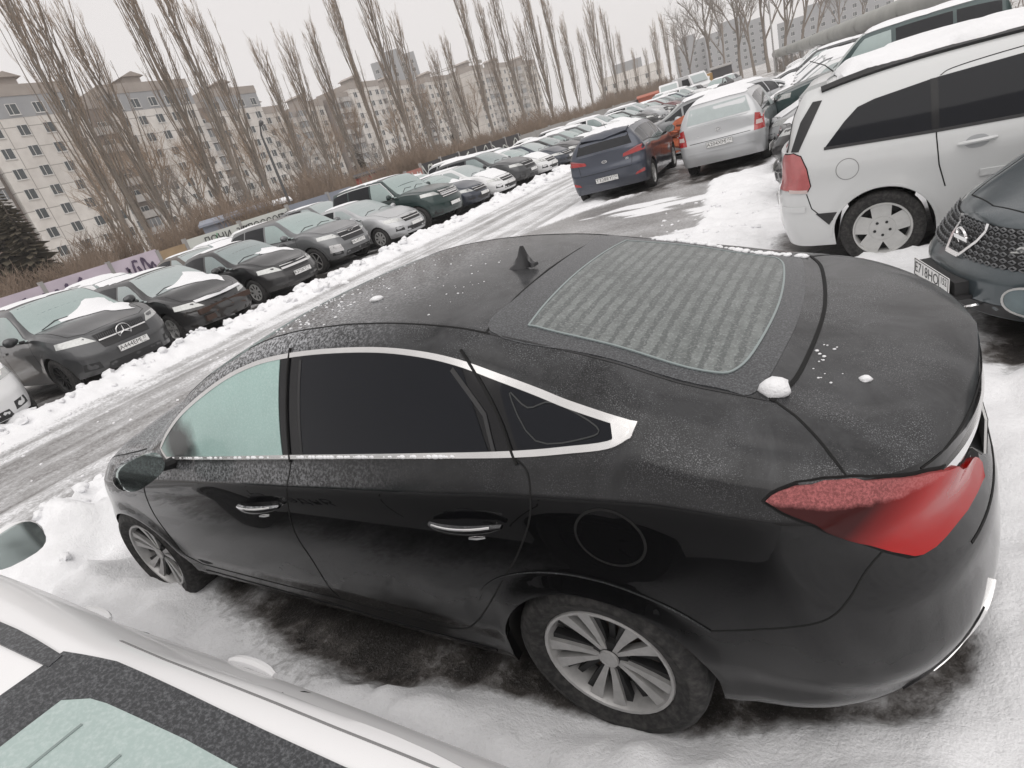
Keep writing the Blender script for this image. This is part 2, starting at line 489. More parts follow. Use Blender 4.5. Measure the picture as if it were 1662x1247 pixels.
    def panel(s, name, axis, poly, mat, parent, off=.004, step=.05, skirt=.006, sharp=40):
        V, F = s.patch(axis, poly, off, step, skirt); return add(name, V, F, mat, parent, sharp=sharp)
    def ribbon_vf(s, axis, line, width, off=.002, step=.03, skirt=.004, closed=False):
        """narrow band along a 2D line on the skin"""
        P = resample(line, step, closed)
        n = len(P); V = []; F = []
        ws = width if hasattr(width, '__len__') else None
        for i, p in enumerate(P):
            a = P[(i - 1) % n] if closed else P[max(i - 1, 0)]; b = P[(i + 1) % n] if closed else P[min(i + 1, n - 1)]
            t = (b - a); t = t.normalized() if t.length > 1e-9 else Vector((1, 0)); nn = Vector((-t.y, t.x))
            wd = width if ws is None else ws[0] + (ws[1] - ws[0]) * i / max(1, n - 1)
            for sg in (-1, 1):
                l, nr = s.hit(axis, *(p + nn * (wd / 2 * sg))); V.append(l + nr * off)
            for sg in (-1, 1):
                l, nr = s.hit(axis, *(p + nn * (wd / 2 * sg))); V.append(l - nr * skirt)
        m = n if closed else n - 1
        for i in range(m):
            a = i * 4; b = ((i + 1) % n) * 4
            F += [(a, b, b + 1, a + 1), (a + 2, b + 2, b, a), (a + 1, b + 1, b + 3, a + 3)]
        d = s.DIRS[axis][0]
        q = F[0]; nrm = (V[q[1]] - V[q[0]]).cross(V[q[2]] - V[q[0]])
        if nrm.dot(d) > 0: F = [tuple(reversed(f)) for f in F]
        return V, F
    def ribbon(s, name, axis, line, width, mat, parent, off=.002, step=.03, skirt=.004, closed=False):
        V, F = s.ribbon_vf(axis, line, width, off, step, skirt, closed); return add(name, V, F, mat, parent)
def inside(poly, x, y):
    c = False; n = len(poly); j = n - 1
    for i in range(n):
        xi, yi = poly[i].x, poly[i].y; xj, yj = poly[j].x, poly[j].y
        if (yi > y) != (yj > y) and x < (xj - xi) * (y - yi) / (yj - yi) + xi: c = not c
        j = i
    return c
def resample(line, step, closed=False):
    P = [Vector(p) for p in line]; o = []
    n = len(P)
    for i in range(n if closed else n - 1):
        a, b = P[i], P[(i + 1) % n]; k = max(1, int(math.ceil((b - a).length / step)))
        for j in range(k): o.append(a + (b - a) * (j / k))
    if not closed: o.append(P[-1])
    return o
def spline2(pts, n=8, closed=False):
    """Catmull-Rom through 2D points"""
    P = [Vector(p) for p in pts]; m = len(P); o = []
    for i in range(m if closed else m - 1):
        p1, p2 = P[i], P[(i + 1) % m]
        p0 = P[(i - 1) % m] if closed or i else p1 + (p1 - p2)
        p3 = P[(i + 2) % m] if closed or i + 2 < m else p2 + (p2 - p1)
        for k in range(n):
            t = k / n
            o.append(.5 * ((2 * p1) + (p2 - p0) * t + (2 * p0 - 5 * p1 + 4 * p2 - p3) * t * t + (3 * p1 - p0 - 3 * p2 + p3) * t**3))
    if not closed: o.append(P[-1])
    return o
def offset_poly(pts, d):
    n = len(pts); P = [Vector(p) for p in pts]; o = []
    ar = sum(P[i].x * P[(i + 1) % n].y - P[(i + 1) % n].x * P[i].y for i in range(n)); sg = 1 if ar > 0 else -1
    for i in range(n):
        a, b, c = P[i - 1], P[i], P[(i + 1) % n]
        e1 = (b - a).normalized(); e2 = (c - b).normalized()
        n1 = Vector((-e1.y, e1.x)) * sg; n2 = Vector((-e2.y, e2.x)) * sg
        m_ = n1 + n2
        m_ = m_.normalized() if m_.length > 1e-6 else n1
        o.append(b + m_ * (d / max(.35, m_.dot(n1))))
    return o
def mirror_poly(poly): return [(p[0], p[1]) for p in poly]

# ------------------------------------------------------------------ wheels
def tyre_mesh(r, w_, rim, n=40):
    h = w_ / 2
    prof = [(rim * .99, -h * .72), (rim + .012, -h * .86), (rim + (r - rim) * .45, -h * 1.02), (r - .03, -h * .95), (r - .008, -h * .80), (r, -h * .55), (r, 0), (r, h * .55), (r - .008, h * .80), (r - .03, h * .95), (r - .055, h * .985), (r - .058, h * 1.0), (rim + (r - rim) * .45, h * 1.02), (rim + .012, h * .90), (rim * .99, h * .78)]
    m = MB().lathe(prof, n, 'y'); return m.mesh('tyre', [M_TYRE], True, 40)
def spoke(m, t, r0, r1, w0, w1, y0, y1, th, mi=0, skew=0.0):
    """one tapered spoke from the hub to the rim, outer face towards +y"""
    c, s_ = math.cos(t), math.sin(t); V = []
    for k in range(4):
        q = k / 3; r = r0 + (r1 - r0) * q; wd = w0 + (w1 - w0) * q**1.3; yy = y0 + (y1 - y0) * q**1.6; o = skew * q * (1 - .3 * q)
        for sg in (-1, 1):
            x = r; z = sg * wd / 2 + o
            V.append((x * c - z * s_, yy, x * s_ + z * c))
        for sg in (-1, 1):
            x = r; z = sg * wd / 2 * .8 + o
            V.append((x * c - z * s_, yy - th, x * s_ + z * c))
    F = []
    for k in range(3):
        a, b = k * 4, k * 4 + 4
        F += [(a, a + 1, b + 1, b), (a + 2, b + 2, b + 3, a + 3), (a, b, b + 2, a + 2), (a + 1, a + 3, b + 3, b + 1)]
    m.put(V, F, mi)
def rim_mesh(rim, h, style='five', n=40):
    m = MB()
    # barrel + lip + dark back disc
    m.lathe([(rim, h * .80), (rim * .985, h * .86), (rim * .94, h * .84), (rim * .90, h * .62), (rim * .86, -h * .55)], n, 'y', mi=0)
    m.lathe([(rim * .9, -h * .1), (.01, -h * .1)], n, 'y', mi=1)
    m.lathe([(.150, h * .02), (.148, h * .10), (.05, h * .12)], 24, 'y', mi=2)      # brake disc
    m.lathe([(.062, h * .30), (.060, h * .50), (.035, h * .55), (.0, h * .55)], 20, 'y', mi=1 if style == 'hero' else 0)
    if style == 'five':
        for k in range(5): spoke(m, 2 * math.pi * k / 5 + .3, .04, rim * .93, .085, .062, h * .58, h * .72, .05)
        for k in range(5):
            t = 2 * math.pi * (k + .5) / 5 + .3; m.lathe([(.010, h * .60), (.010, h * .635), (0, h * .635)], 8, 'y', (.052 * math.cos(t), 0, .052 * math.sin(t)), mi=1)
    elif style == 'fat':
        for k in range(5): spoke(m, 2 * math.pi * k / 5 + .3, .03, rim * .94, .13, .165, h * .52, h * .70, .06)
        m.lathe([(.105, h * .30), (.10, h * .60), (.0, h * .64)], 24, 'y', mi=0)
        for k in range(5):
            t = 2 * math.pi * (k + .5) / 5 + .3; m.lathe([(.012, h * .60), (.012, h * .66), (0, h * .66)], 8, 'y', (.06 * math.cos(t), 0, .06 * math.sin(t)), mi=1)
    elif style == 'twin':
        for k in range(5):
            t = 2 * math.pi * k / 5 + .25
            for sg in (-1, 1):
                spoke(m, t + sg * .16, .035, rim * .935, .028, .044, h * .58, h * .74, .03, 0, sg * .010)
                spoke(m, t + sg * .27, .05, rim * .92, .020, .030, h * .50, h * .64, .03, 1, -sg * .012)
    elif style == 'hero':
        for k in range(5):
            t = 2 * math.pi * k / 5 + .25
            for sg in (-1, 1):
                spoke(m, t + sg * .17, .035, rim * .94, .014, .046, h * .58, h * .76, .030, 0, sg * .012)
                spoke(m, t + sg * .30, .045, rim * .93, .012, .026, h * .44, h * .60, .03, 1, sg * .016)
            spoke(m, t + math.pi / 5, .04, rim * .9, .022, .020, h * .30, h * .40, .03, 1)
        m.lathe([(.034, h * .60), (.033, h * .68), (.026, h * .70), (.025, h * .69), (.0, h * .70)], 20, 'y', mi=0)
    elif style == 'multi':
        for k in range(10): spoke(m, 2 * math.pi * k / 10, .04, rim * .94, .030, .022, h * .56, h * .72, .03, k % 2 * 1)
    else:
        m.lathe([(rim * .93, h * .74), (rim * .80, h * .80), (rim * .35, h * .62), (.0, h * .66)], n, 'y', mi=0)
        for k in range(8):
            t = 2 * math.pi * k / 8; spoke(m, t, rim * .45, rim * .85, .03, .05, h * .79, h * .83, .02, 1)
    return m.v, m.f, m.m
WHEELS = {}
def wheel_proto(r, w_, rim, style, mats):
    key = (r, w_, rim, style, tuple(x.name for x in mats))
    if key not in WHEELS:
        v, f, mi = rim_mesh(rim, w_ / 2, style)
        WHEELS[key] = (mesh_from('rim', v, f, list(mats), mi, True, 30), tyre_mesh(r, w_, rim))
    return WHEELS[key]
def put_wheel(parent, x, y, z, r, w_, rim, style, mats, steer=0.0, turn=0.0):
    rm, ty = wheel_proto(r, w_, rim, style, mats)
    o = link(bpy.data.objects.new('wheel', rm), parent)
    o.location = (x, y, z); o.rotation_euler = (0, turn, (0 if y > 0 else math.pi) + steer)
    link(bpy.data.objects.new('tyre', ty), o)
    return o
def mirror_parts(root, cx, cy, cz, mat, side, parent_name='mirror', glass=None, sz=1.0):
    """door mirror: rounded shell with a glass face to the rear and a foot"""
    bm = bmesh.new()
    bmesh.ops.create_icosphere(bm, subdivisions=3, radius=1.0)
    for v in bm.verts:
        x, y, z = v.co
        k = 1.0 - .25 * max(0, y * side * -1)
        x2 = x * (.085 if x > 0 else .035)
        v.co = Vector((x2 * k, y * .125 + (.01 * side), z * .085 * k * (1 + .12 * y * side)))
        v.co = v.co * sz + Vector((cx, cy, cz))
    sh = from_bm('mirror', bm, mat, root, True, 60)
    m = MB().tube([(cx + .02, cy - side * .09 * sz, cz - .05 * sz), (cx + .03, cy - side * .17 * sz, cz - .07 * sz)], [.022, .030], 8)
    m.build('mirror_foot', M_BLACK, sh, True)
    g = MB(); V = []; n = 20
    for k in range(n):
        t = 2 * math.pi * k / n; c, s_ = math.cos(t), math.sin(t)
        c = math.copysign(abs(c)**.7, c); s_ = math.copysign(abs(s_)**.7, s_)
        V.append((cx - .0365 * sz, cy + .010 * side * sz + c * .112 * sz, cz + s_ * .074 * sz * (1 + .12 * c * side)))
    V += [(v[0] + .02, v[1], v[2]) for v in V]
    g.put(V, [tuple(range(n))] + [(k, (k + 1) % n, n + (k + 1) % n, n + k) for k in range(n)])
    g.build('mirror_glass', glass or M_MIRROR, sh)
    return sh
M_MIRROR = simple('mirror_glass', (.42, .48, .47), .06, .95)
def plate(parent, loc, rot, txt, w_=.52, h=.112, region=''):
    """licence plate: plate with raised rim, letters as flat print"""
    m = MB().box(-w_ / 2, w_ / 2, -h / 2, h / 2, 0, .006)
    for (a, b, c, d) in ((-w_ / 2, w_ / 2, -h / 2, -h / 2 + .005), (-w_ / 2, w_ / 2, h / 2 - .005, h / 2), (-w_ / 2, -w_ / 2 + .005, -h / 2 + .005, h / 2 - .005), (w_ / 2 - .005, w_ / 2, -h / 2 + .005, h / 2 - .005), (w_ * .24, w_ * .25, -h / 2 + .005, h / 2 - .005)):
        m.box(a, b, c, d, .0065, .008, 1)
    o = m.build('licence_plate', [M_PLATE, M_INK], parent); o.location = loc; o.rotation_euler = rot
    if txt:
        t = link(bpy.data.objects.new('plate_lettering', text_mesh(txt, .098, M_INK)), o); t.location = (-w_ * .125, 0, .0075)
        t.scale = (1.0, 1.0, 1)
        wd = max(v.co.x for v in t.data.vertices) - min(v.co.x for v in t.data.vertices)
        t.scale.x = w_ * .70 / max(wd, .01)
    if region:
        t = link(bpy.data.objects.new('plate_region', text_mesh(region, .062, M_INK)), o); t.location = (w_ * .37, .018, .0075)
        t2 = link(bpy.data.objects.new('plate_country', text_mesh('RUS', .03, M_INK)), o); t2.location = (w_ * .34, -.036, .0075)
    return o
# ------------------------------------------------------------------ the black sedan in front
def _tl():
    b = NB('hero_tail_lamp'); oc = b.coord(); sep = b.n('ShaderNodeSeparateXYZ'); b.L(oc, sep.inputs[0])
    # darker red towards the front, brighter red towards the rear; rime on top
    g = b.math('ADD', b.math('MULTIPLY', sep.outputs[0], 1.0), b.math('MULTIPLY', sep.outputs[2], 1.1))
    front_dark = b.ramp(b.math('ADD', g, -.05), [(.10, 0.0), (.26, 1.0)])
    c = b.mix(front_dark, (.33, .004, .003), (.035, .004, .004))
    geo = b.n('ShaderNodeNewGeometry'); sn = b.n('ShaderNodeSeparateXYZ'); b.L(geo.outputs['Normal'], sn.inputs[0])
    band = b.math('SUBTRACT', sep.outputs[2], b.math('MULTIPLY', sep.outputs[0], .17))
    up = b.ramp(b.math('MULTIPLY', b.math('SUBTRACT', b.math('ADD', band, b.math('MULTIPLY', b.math('SUBTRACT', b.noise(30, 3, .6, oc), .5), .02)), 1.0), 4.0), [(.385, 0.0), (.43, 1.0)])
    fr = b.ramp(b.noise(170, 3, .7, oc), [(.40, .35), (.62, .80)])
    c = b.mix(b.math('MULTIPLY', up, fr), c, (.44, .14, .14))
    b.set(base_color=c, roughness=b.math('ADD', b.math('MULTIPLY', up, .4), .10), coat_weight=.12, coat_roughness=.04, specular_ior_level=.18)
    return b.m
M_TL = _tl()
def _scr():
    b = NB('rimed_rear_screen'); oc = b.coord()
    wv = b.n('ShaderNodeTexWave'); wv.wave_type = 'BANDS'; wv.bands_direction = 'X'; wv.inputs['Scale'].default_value = 7.2
    wv.inputs['Distortion'].default_value = 1.9; wv.inputs['Detail'].default_value = 4; wv.inputs['Detail Scale'].default_value = 3.2; wv.inputs['Detail Roughness'].default_value = .7
    b.L(oc, wv.inputs['Vector'])
    f = b.noise(5, 4, .6, oc); g = b.noise(120, 3, .7, oc)
    k = b.ramp(b.math('ADD', wv.outputs['Fac'], b.math('MULTIPLY', b.math('SUBTRACT', f, .5), .9)), [(.28, 0.0), (.48, 1.0)])
    br_ = b.ramp(b.noise(11, 5, .7, oc), [(.38, .25), (.60, 1.0)])
    k = b.math('MULTIPLY', k, br_)
    c = b.mix(k, (.072, .081, .079), (.150, .165, .160))
    c = b.mix(b.math('MULTIPLY', b.ramp(g, [(.5, 0.0), (.75, 1.0)]), .35), c, (.55, .58, .58))
    b.set(base_color=c, roughness=.42, coat_weight=.25, coat_roughness=.25); b.bump(k, .25, .004)
    return b.m
M_SCREEN = _scr()
def _rb():
    b = NB('rimed_black_glass'); oc = b.coord(); g = b.noise(170, 3, .7, oc)
    b.set(base_color=b.mix(b.ramp(g, [(.45, 0.0), (.72, .40)]), (.022, .024, .027), (.27, .28, .295)), roughness=.40, coat_weight=.3, coat_roughness=.25); return b.m
M_RIMEBLACK = _rb()
def build_hero():
    P_H = paint('black_lacquer', (.004, .0041, .0045), 0.0, dirt=.05, frost=.50, rough=.30, spec=.04, coat_ior=1.37, rime_x=(.75, 1.55))
    belt = [(-1.1, .965, .80), (-.93, .985, .845), (-.75, 1.015, .865), (-.5, 1.05, .872), (-.25, 1.078, .866), (.12, 1.076, .862), (.484, 1.059, .862), (1.176, 1.030, .862), (2.12, .985, .862), (2.6, .945, .862), (3.2, .83, .85), (3.75, .66, .82)]
    rail = [(-1.1, .99, .72), (-.93, 1.012, .75), (-.7, 1.055, .785), (-.5, 1.092, .785), (-.248, 1.166, .772), (-.052, 1.205, .735), (.062, 1.232, .707), (.211, 1.276, .680), (.364, 1.328, .667), (.519, 1.366, .661), (.7, 1.392, .661), (.954, 1.408, .666), (1.231, 1.403, .676), (1.431, 1.381, .70), (1.64, 1.327, .738), (1.916, 1.220, .782), (2.084, 1.121, .818), (2.194, 1.040, .838), (2.45, .985, .81), (3.2, .868, .74), (3.75, .70, .70)]
    cant = [(-1.1, 1.005, .60), (-.93, 1.035, .61), (-.7, 1.085, .62), (-.527, 1.131, .63), (-.333, 1.178, .622), (-.103, 1.262, .61), (.168, 1.338, .592), (.387, 1.396, .582), (.555, 1.425, .58), (.741, 1.447, .58), (.948, 1.460, .585), (1.121, 1.461, .59), (1.314, 1.449, .60), (1.6, 1.388, .645), (1.9, 1.282, .70), (2.2, 1.118, .76), (2.42, 1.01, .785), (2.7, .975, .70), (3.2, .895, .60), (3.75, .73, .55)]
    centre = [(-1.1, 1.01), (-1.0, 1.045), (-.8, 1.083), (-.6, 1.128), (-.52, 1.150), (-.3, 1.222), (0, 1.312), (.33, 1.400), (.6, 1.446), (.9, 1.470), (1.2, 1.474), (1.5, 1.445), (1.8, 1.350), (2.2, 1.185), (2.55, 1.040), (3.0, .975), (3.5, .86), (3.75, .75)]
    prof = [(0, .938), (.05, .952), (.13, .962), (.24, .984), (.40, .992), (.60, .998), (.78, 1.0), (.895, .990), (.905, .985), (1.0, .936)]
    sill = [(-1.1, .27), (-.85, .255), (-.6, .272), (-.40, .265), (.35, .20), (.45, .19), (1.3, .215), (2.43, .235), (3.2, .22), (3.75, .24)]
    hwf = pchip([-1.1, -.8, -.4, .3, 1.4, 2.4, 3.0, 3.75], [.885, .905, .922, .926, .928, .922, .905, .86])
    S = CarShape(-1.075, 3.76, 2.805, belt, rail, cant, centre, prof, sill, .378, .262, hwf, dens=2.6, rear_R=.50, rear_p=2.35, front_R=.95, front_p=2.25,
                 dr=[(0, .10), (.12, .04), (.3, .0), (.55, .01), (.8, .075), (.9, .06), (1, .05)], flare=.013, flare_w=.085)
    root = empty('black_sedan', (0, 0, 0), 0, 'large black sedan with chrome window trim, rimed roof and red tail lamp', 'car')
    body = link(bpy.data.objects.new('body', S.mesh('hero_body', [P_H, M_UNDER])), root)
    # --- side glass, left and right
    top = [(2.175, 1.045), (2.07, 1.125), (1.905, 1.218), (1.63, 1.323), (1.425, 1.376), (1.228, 1.398), (.954, 1.402), (.70, 1.387), (.519, 1.360), (.364, 1.322), (.211, 1.269), (.062, 1.225), (-.052, 1.196), (-.235, 1.158)]
    bot = [(-.228, 1.130), (-.164, 1.106), (-.039, 1.093), (.121, 1.081), (.484, 1.065), (1.176, 1.036), (2.115, .992)]
    outline = [tuple(v) for v in spline2(top, 5)] + [tuple(v) for v in spline2(bot, 4)]
    inner = offset_poly(outline, .016)
    fz = frosted('frosted_front_glass', (.30, .445, .415), .40, ((1.98, .86, 1.07), .20))
    for ax in ('L', 'R'):
        base = S.panel('window_surround', ax, [tuple(q) for q in offset_poly(outline, .010)], M_GLOSSBLACK, root, .002, .05, .006)
        # chrome all the way round, widened at the tail
        S.ribbon('window_trim', ax, [tuple(q) for q in offset_poly(outline, .0085)], .0155, M_SATIN, root, .007, .03, .006, closed=True)
        S.panel('window_trim', ax, [(-.238, 1.157), (-.14, 1.172), (-.165, 1.156), (-.175, 1.128), (-.168, 1.110), (-.224, 1.128)], M_SATIN, root, .0075, .03)
        # panes
        def clipx(x0t, x0b, x1t, x1b):
            o = []
            for p in inner:
                k = (p.y - 1.03) / (1.38 - 1.03)
                if x0b + (x0t - x0b) * k <= p.x <= x1b + (x1t - x1b) * k: o.append(p)
            return o
        def pane(name, x0t, x0b, x1t, x1b, mat, shrink=.0):
            tp = sorted([p for p in inner if (lambda k: x0b + (x0t - x0b) * k < p.x < x1b + (x1t - x1b) * k)((p.y - 1.05) / .33)], key=lambda p: math.atan2(p.y - 1.15, p.x - (x0b + x1b) / 2))
            # end cuts
            def cut(xt, xb):
                tl = [p for p in inner]; best = {}
                for upper in (True, False):
                    bd = None
                    for i in range(len(inner)):
                        a, b = inner[i], inner[(i + 1) % len(inner)]
                        fa = a.x - (xb + (xt - xb) * (a.y - 1.05) / .33); fb_ = b.x - (xb + (xt - xb) * (b.y - 1.05) / .33)
                        if fa * fb_ <= 0 and fa != fb_:
                            q = a + (b - a) * (fa / (fa - fb_))
                            if upper and (bd is None or q.y > bd.y): bd = q
                            if not upper and (bd is None or q.y < bd.y): bd = q
                    best[upper] = bd
                return [best[True], best[False]]
            ends = [q for q in cut(x0t, x0b) + cut(x1t, x1b) if q is not None]
            allp = tp + ends
            cx = sum(p.x for p in allp) / len(allp); cy = sum(p.y for p in allp) / len(allp)
            allp.sort(key=lambda p: math.atan2(p.y - cy, (p.x - cx) * .5))
            return S.panel(name, ax, [tuple(p) for p in allp], mat, root, .0045, .05)
        pane('side_window', 1.215, 1.215, 3, 3, fz)
        pane('side_window', .40, .195, 1.09, 1.085, M_DARKGLASS)
        pane('quarter_window', -3, -3, .30, .085, M_DARKGLASS)
        # door gaps in the glass band and below
        S.ribbon('door_gap', ax, spline2([(1.170, 1.025), (1.165, 1.20), (1.160, 1.415)], 4), .007, M_GAP, root, .0085)
        S.ribbon('door_gap', ax, spline2([(.118, 1.065), (.20, 1.18), (.362, 1.345)], 4), .007, M_GAP, root, .0085)
        S.ribbon('window_seal', ax, [(1.092, 1.06), (1.09, 1.375)], .012, M_BLACK, root, .006)
        S.ribbon('window_seal', ax, [(.197, 1.085), (.245, 1.18), (.385, 1.30)], .012, M_BLACK, root, .006)
        S.ribbon('pane_edge_line', ax, spline2([(.10, 1.19), (.17, 1.225), (.06, 1.12), (-.10, 1.128), (-.125, 1.150), (.02, 1.198)], 4, True), .003, simple('pane_print', (.022, .024, .024), .5), root, .0062, closed=True)
        S.ribbon('door_gap', ax, spline2([(1.168, 1.03), (1.19, .95), (1.265, .78), (1.285, .68), (1.27, .56), (1.265, .40), (1.26, .33)], 6), .0055, M_GAP, root, .0015)
        S.ribbon('door_gap', ax, spline2([(.116, 1.075), (.084, 1.045), (.078, .975), (.108, .89), (.196, .75), (.276, .65), (.405, .484), (.50, .38), (.60, .312), (.78, .292), (1.26, .315)], 6), .0055, M_GAP, root, .0015)
        S.ribbon('door_gap', ax, spline2([(2.21, .985), (2.30, .93), (2.39, .84), (2.455, .68), (2.44, .50), (2.36, .345), (2.2, .325), (1.26, .315)], 6), .0055, M_GAP, root, .0015)
        S.ribbon('sill_trim', ax, [(.47, .225), (1.3, .25), (2.36, .272)], .014, M_GLOSSBLACK, root, .004)
        S.ribbon('wheel_arch_crease', ax, spline2([(.44, .50), (.385, .578), (.288, .648), (.156, .694), (.029, .710), (-.1, .698), (-.216, .661), (-.295, .622), (-.365, .572)], 5), .010, P_H, root, .006, .02)
        S.ribbon('bumper_gap', ax, spline2([(-.352, .572), (-.475, .609), (-.598, .651), (-.659, .684), (-.70, .735), (-.74, .80), (-.80, .85)], 5), .0042, M_GAP, root, .0012, .02)
        sg = 1 if ax == 'L' else -1
        # handles
        for hx, hz in ((1.415, .838), (.340, .868)):
            l, n_ = S.hit(ax, hx, hz)
            V, F = S.patch(ax, [tuple(p) for p in spline2([(hx + .085, hz + .005), (hx + .02, hz + .055), (hx - .055, hz + .050), (hx - .07, hz + .0), (hx + .0, hz - .05), (hx + .06, hz - .035)], 4, True)], .0012, .02, .003)
            add('handle_recess', V, F, M_GLOSSBLACK, root)
            m = MB(); pts = []
            for k in range(11):
                t = k / 10; x = hx + .145 - .29 * t; z = hz - .004 + .020 * t
                q, nn = S.hit(ax, x, z); pts.append(q + nn * (.012 + .030 * math.sin(math.pi * t)**.7))
            prof_ = [(.0, .019), (.010, .012), (.013, 0), (.010, -.012), (.0, -.017), (-.008, 0)]
            V = []; F = []
            for k, q in enumerate(pts):
                e = .35 + .65 * math.sin(math.pi * (k / 10))**.5
                for (a, b) in prof_: V.append(q + Vector((0, sg * a, b * e)))
            for k in range(10):
                for j in range(6): F.append((k * 6 + j, k * 6 + (j + 1) % 6, k * 6 + 6 + (j + 1) % 6, k * 6 + 6 + j))
            F += [tuple(range(6)), tuple(60 + j for j in range(6))]
            hd = add('door_handle', V, F, P_H, root, sharp=50)
            pts2 = [p + Vector((0, sg * .011, .011)) for p in pts[1:10]]
            MB().tube(pts2, .0042, 6).build('handle_trim', M_CHROME, hd, True)
            MB().tube([hp + Vector((0, sg * .002, -.028)) for hp in (pts[6], pts[7], pts[8])], [.004, .007, .004], 6).build('handle_shine_plate', M_CHROME, hd, True)
        # fuel flap outline on the left flank only
        if ax == 'L':
            cpts = [(-.143 + .100 * math.cos(t), .872 + .094 * math.sin(t)) for t in np.linspace(0, 2 * math.pi, 40)[:-1]]
            S.panel('fuel_flap', ax, cpts, P_H, root, .0012, .03, .001)
            S.ribbon('fuel_flap_gap', ax, cpts, .007, M_GAP, root, .0018, .02, closed=True)
        # tail lamp
        tl = [(-.548, 1.004), (-.585, 1.034), (-.63, 1.040), (-.72, 1.028), (-.80, 1.008), (-.90, .985), (-.985, .955), (-1.02, .90), (-.975, .845), (-.885, .800), (-.835, .806), (-.765, .862), (-.70, .915), (-.63, .955), (-.575, .985)]
        # outline taken from the picture and cast on the skin
        tl = []
        for (u_, v_) in ((1243, 813), (1252, 804), (1264, 797.5), (1291, 788), (1335, 783), (1383, 779.5), (1439, 776), (1506, 766), (1545, 755), (1568, 744), (1585, 752), (1589, 775), (1577, 800), (1543, 850), (1510, 886), (1490, 898), (1476, 900.5), (1440, 892), (1405, 880), (1321, 850), (1270, 830)):
            l_ = S.bvh.ray_cast(Vector(CAM), ray(u_, v_).normalized())[0]
            if l_ is not None: tl.append((l_.x, l_.z))
        tlo = [Vector(q) for q in tl]
        S.panel('tail_lamp_seal', ax, [tuple(q) for q in offset_poly(tlo, -.007)], M_GAP, root, .002, .04, .004)
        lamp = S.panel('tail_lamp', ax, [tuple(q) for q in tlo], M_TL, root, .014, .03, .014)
        # trunk gap
        S.ribbon('boot_gap', 'T', [(-.535, .615 * sg), (-.60, .675 * sg), (-.66, .745 * sg), (-.715, .815 * sg)], .007, M_GAP, root, .0015)
        # roof ditch
        dl = [(2.0, .715), (1.6, .645), (1.314, .60), (1.121, .59), (.948, .585), (.741, .58), (.555, .58), (.387, .582), (.28, .588), (.168, .592), (-.103, .61), (-.333, .622), (-.53, .63)]
        S.ribbon('roof_seam', 'T', [(a, b * sg) for a, b in dl[:9]], .006, M_GAP, root, .0015)
        S.ribbon('glass_seam', 'T', [(a, b * sg) for a, b in dl[8:]], .005, M_BLACK, root, .0015)
        # mirrors
        mirror_parts(root, 2.03, sg * 1.02, 1.045, P_H, sg, sz=.88)
        # rear reflector slot with chrome blade at the bumper corner
        S.panel('bumper_vent', ax, [(-.80, .330), (-.90, .405), (-1.0, .455), (-1.03, .42), (-.97, .345), (-.88, .315)], M_GLOSSBLACK, root, .004, .03)
        S.ribbon('bumper_blade', 'B', [(sg * .66, .30), (sg * .60, .36), (sg * .56, .44), (sg * .50, .50)], (.006, .010), M_CHROME, root, .010, .02)
        # side character wedge low on the doors
    # tail lamp link bar and boot edge details
    S.ribbon('boot_chrome_bar', 'B', [(-.66, .935), (0, .95), (.66, .935)], .026, M_CHROME, root, .006)
    S.ribbon('boot_lower_gap', 'B', [(-.60, .70), (0, .69), (.60, .70)], .007, M_GAP, root, .0015)
    S.ribbon('boot_edge_gap', 'B', [(-.70, .985), (-.3, 1.0), (.3, 1.0), (.70, .985)], .005, M_GAP, root, .0015)
    plate(root, tuple(S.hit('B', 0, .80)[0] + Vector((-.012, 0, 0))), (R(90), 0, R(-90)), '')
    S.panel('rear_diffuser', 'B', [(-.58, .27), (.58, .27), (.50, .37), (-.50, .37)], M_BLACK, root, .006)
    # roof / glass seam, rear screen, shark fin
    S.ribbon('roof_gap', 'T', [(.295, -.585), (.325, -.3), (.335, 0), (.325, .3), (.295, .585)], .008, M_GAP, root, .0015)
    scr = spline2([(.285, -.575), (.32, -.3), (.325, 0), (.32, .3), (.285, .575), (-.10, .598), (-.40, .612), (-.50, .60), (-.545, .3), (-.56, 0), (-.545, -.3), (-.50, -.60), (-.40, -.612), (-.10, -.598)], 5, True)
    S.panel('rear_screen_border', 'T', [tuple(q) for q in scr], M_RIMEBLACK, root, .0025, .05)
    scri = [(.190, -.45), (.21, 0), (.190, .45), (.15, .50), (-.10, .525), (-.36, .545), (-.44, .50), (-.475, .3), (-.49, 0), (-.475, -.3), (-.44, -.50), (-.36, -.545), (-.10, -.525), (.15, -.50)]
    sp = spline2(scri, 5, True)
    S.panel('rear_screen', 'T', [tuple(q) for q in sp], M_SCREEN, root, .0042, .045)
    S.ribbon('rear_screen_line', 'T', sp, .0065, simple('seal_line', (.24, .28, .28), .4), root, .0062, .03, closed=True)
    S.ribbon('boot_front_gap', 'T', spline2([(-.54, -.63), (-.592, -.45), (-.625, 0), (-.592, .45), (-.54, .63)], 6), .012, M_GAP, root, .0025)
    fin = MB(); V = []; prof_ = [(.0, 0, .042), (.05, .006, .044), (.11, .022, .036), (.16, .055, .016), (.185, .085, .008), (.192, .088, .004)]
    V = []; F = []
    for (a, h, wd) in prof_: V += [(a, -wd, 0 if a < .17 else h * .0), (a, 0, h), (a, wd, 0)]
    # fin as a tapered blade: leading foot, swept top, steep back
    side_pts = [(.0, .004, .028), (.05, .022, .032), (.09, .045, .026), (.118, .078, .010), (.128, .088, .005), (.150, .086, .005), (.158, .050, .012), (.175, .018, .024), (.19, .004, .022)]
    V = []; F = []
    for (a, h, wd) in side_pts: V += [(-a, -wd * 1.25, -.012), (-a, -wd, h * .35), (-a, 0, h), (-a, wd, h * .35), (-a, wd * 1.25, -.012)]
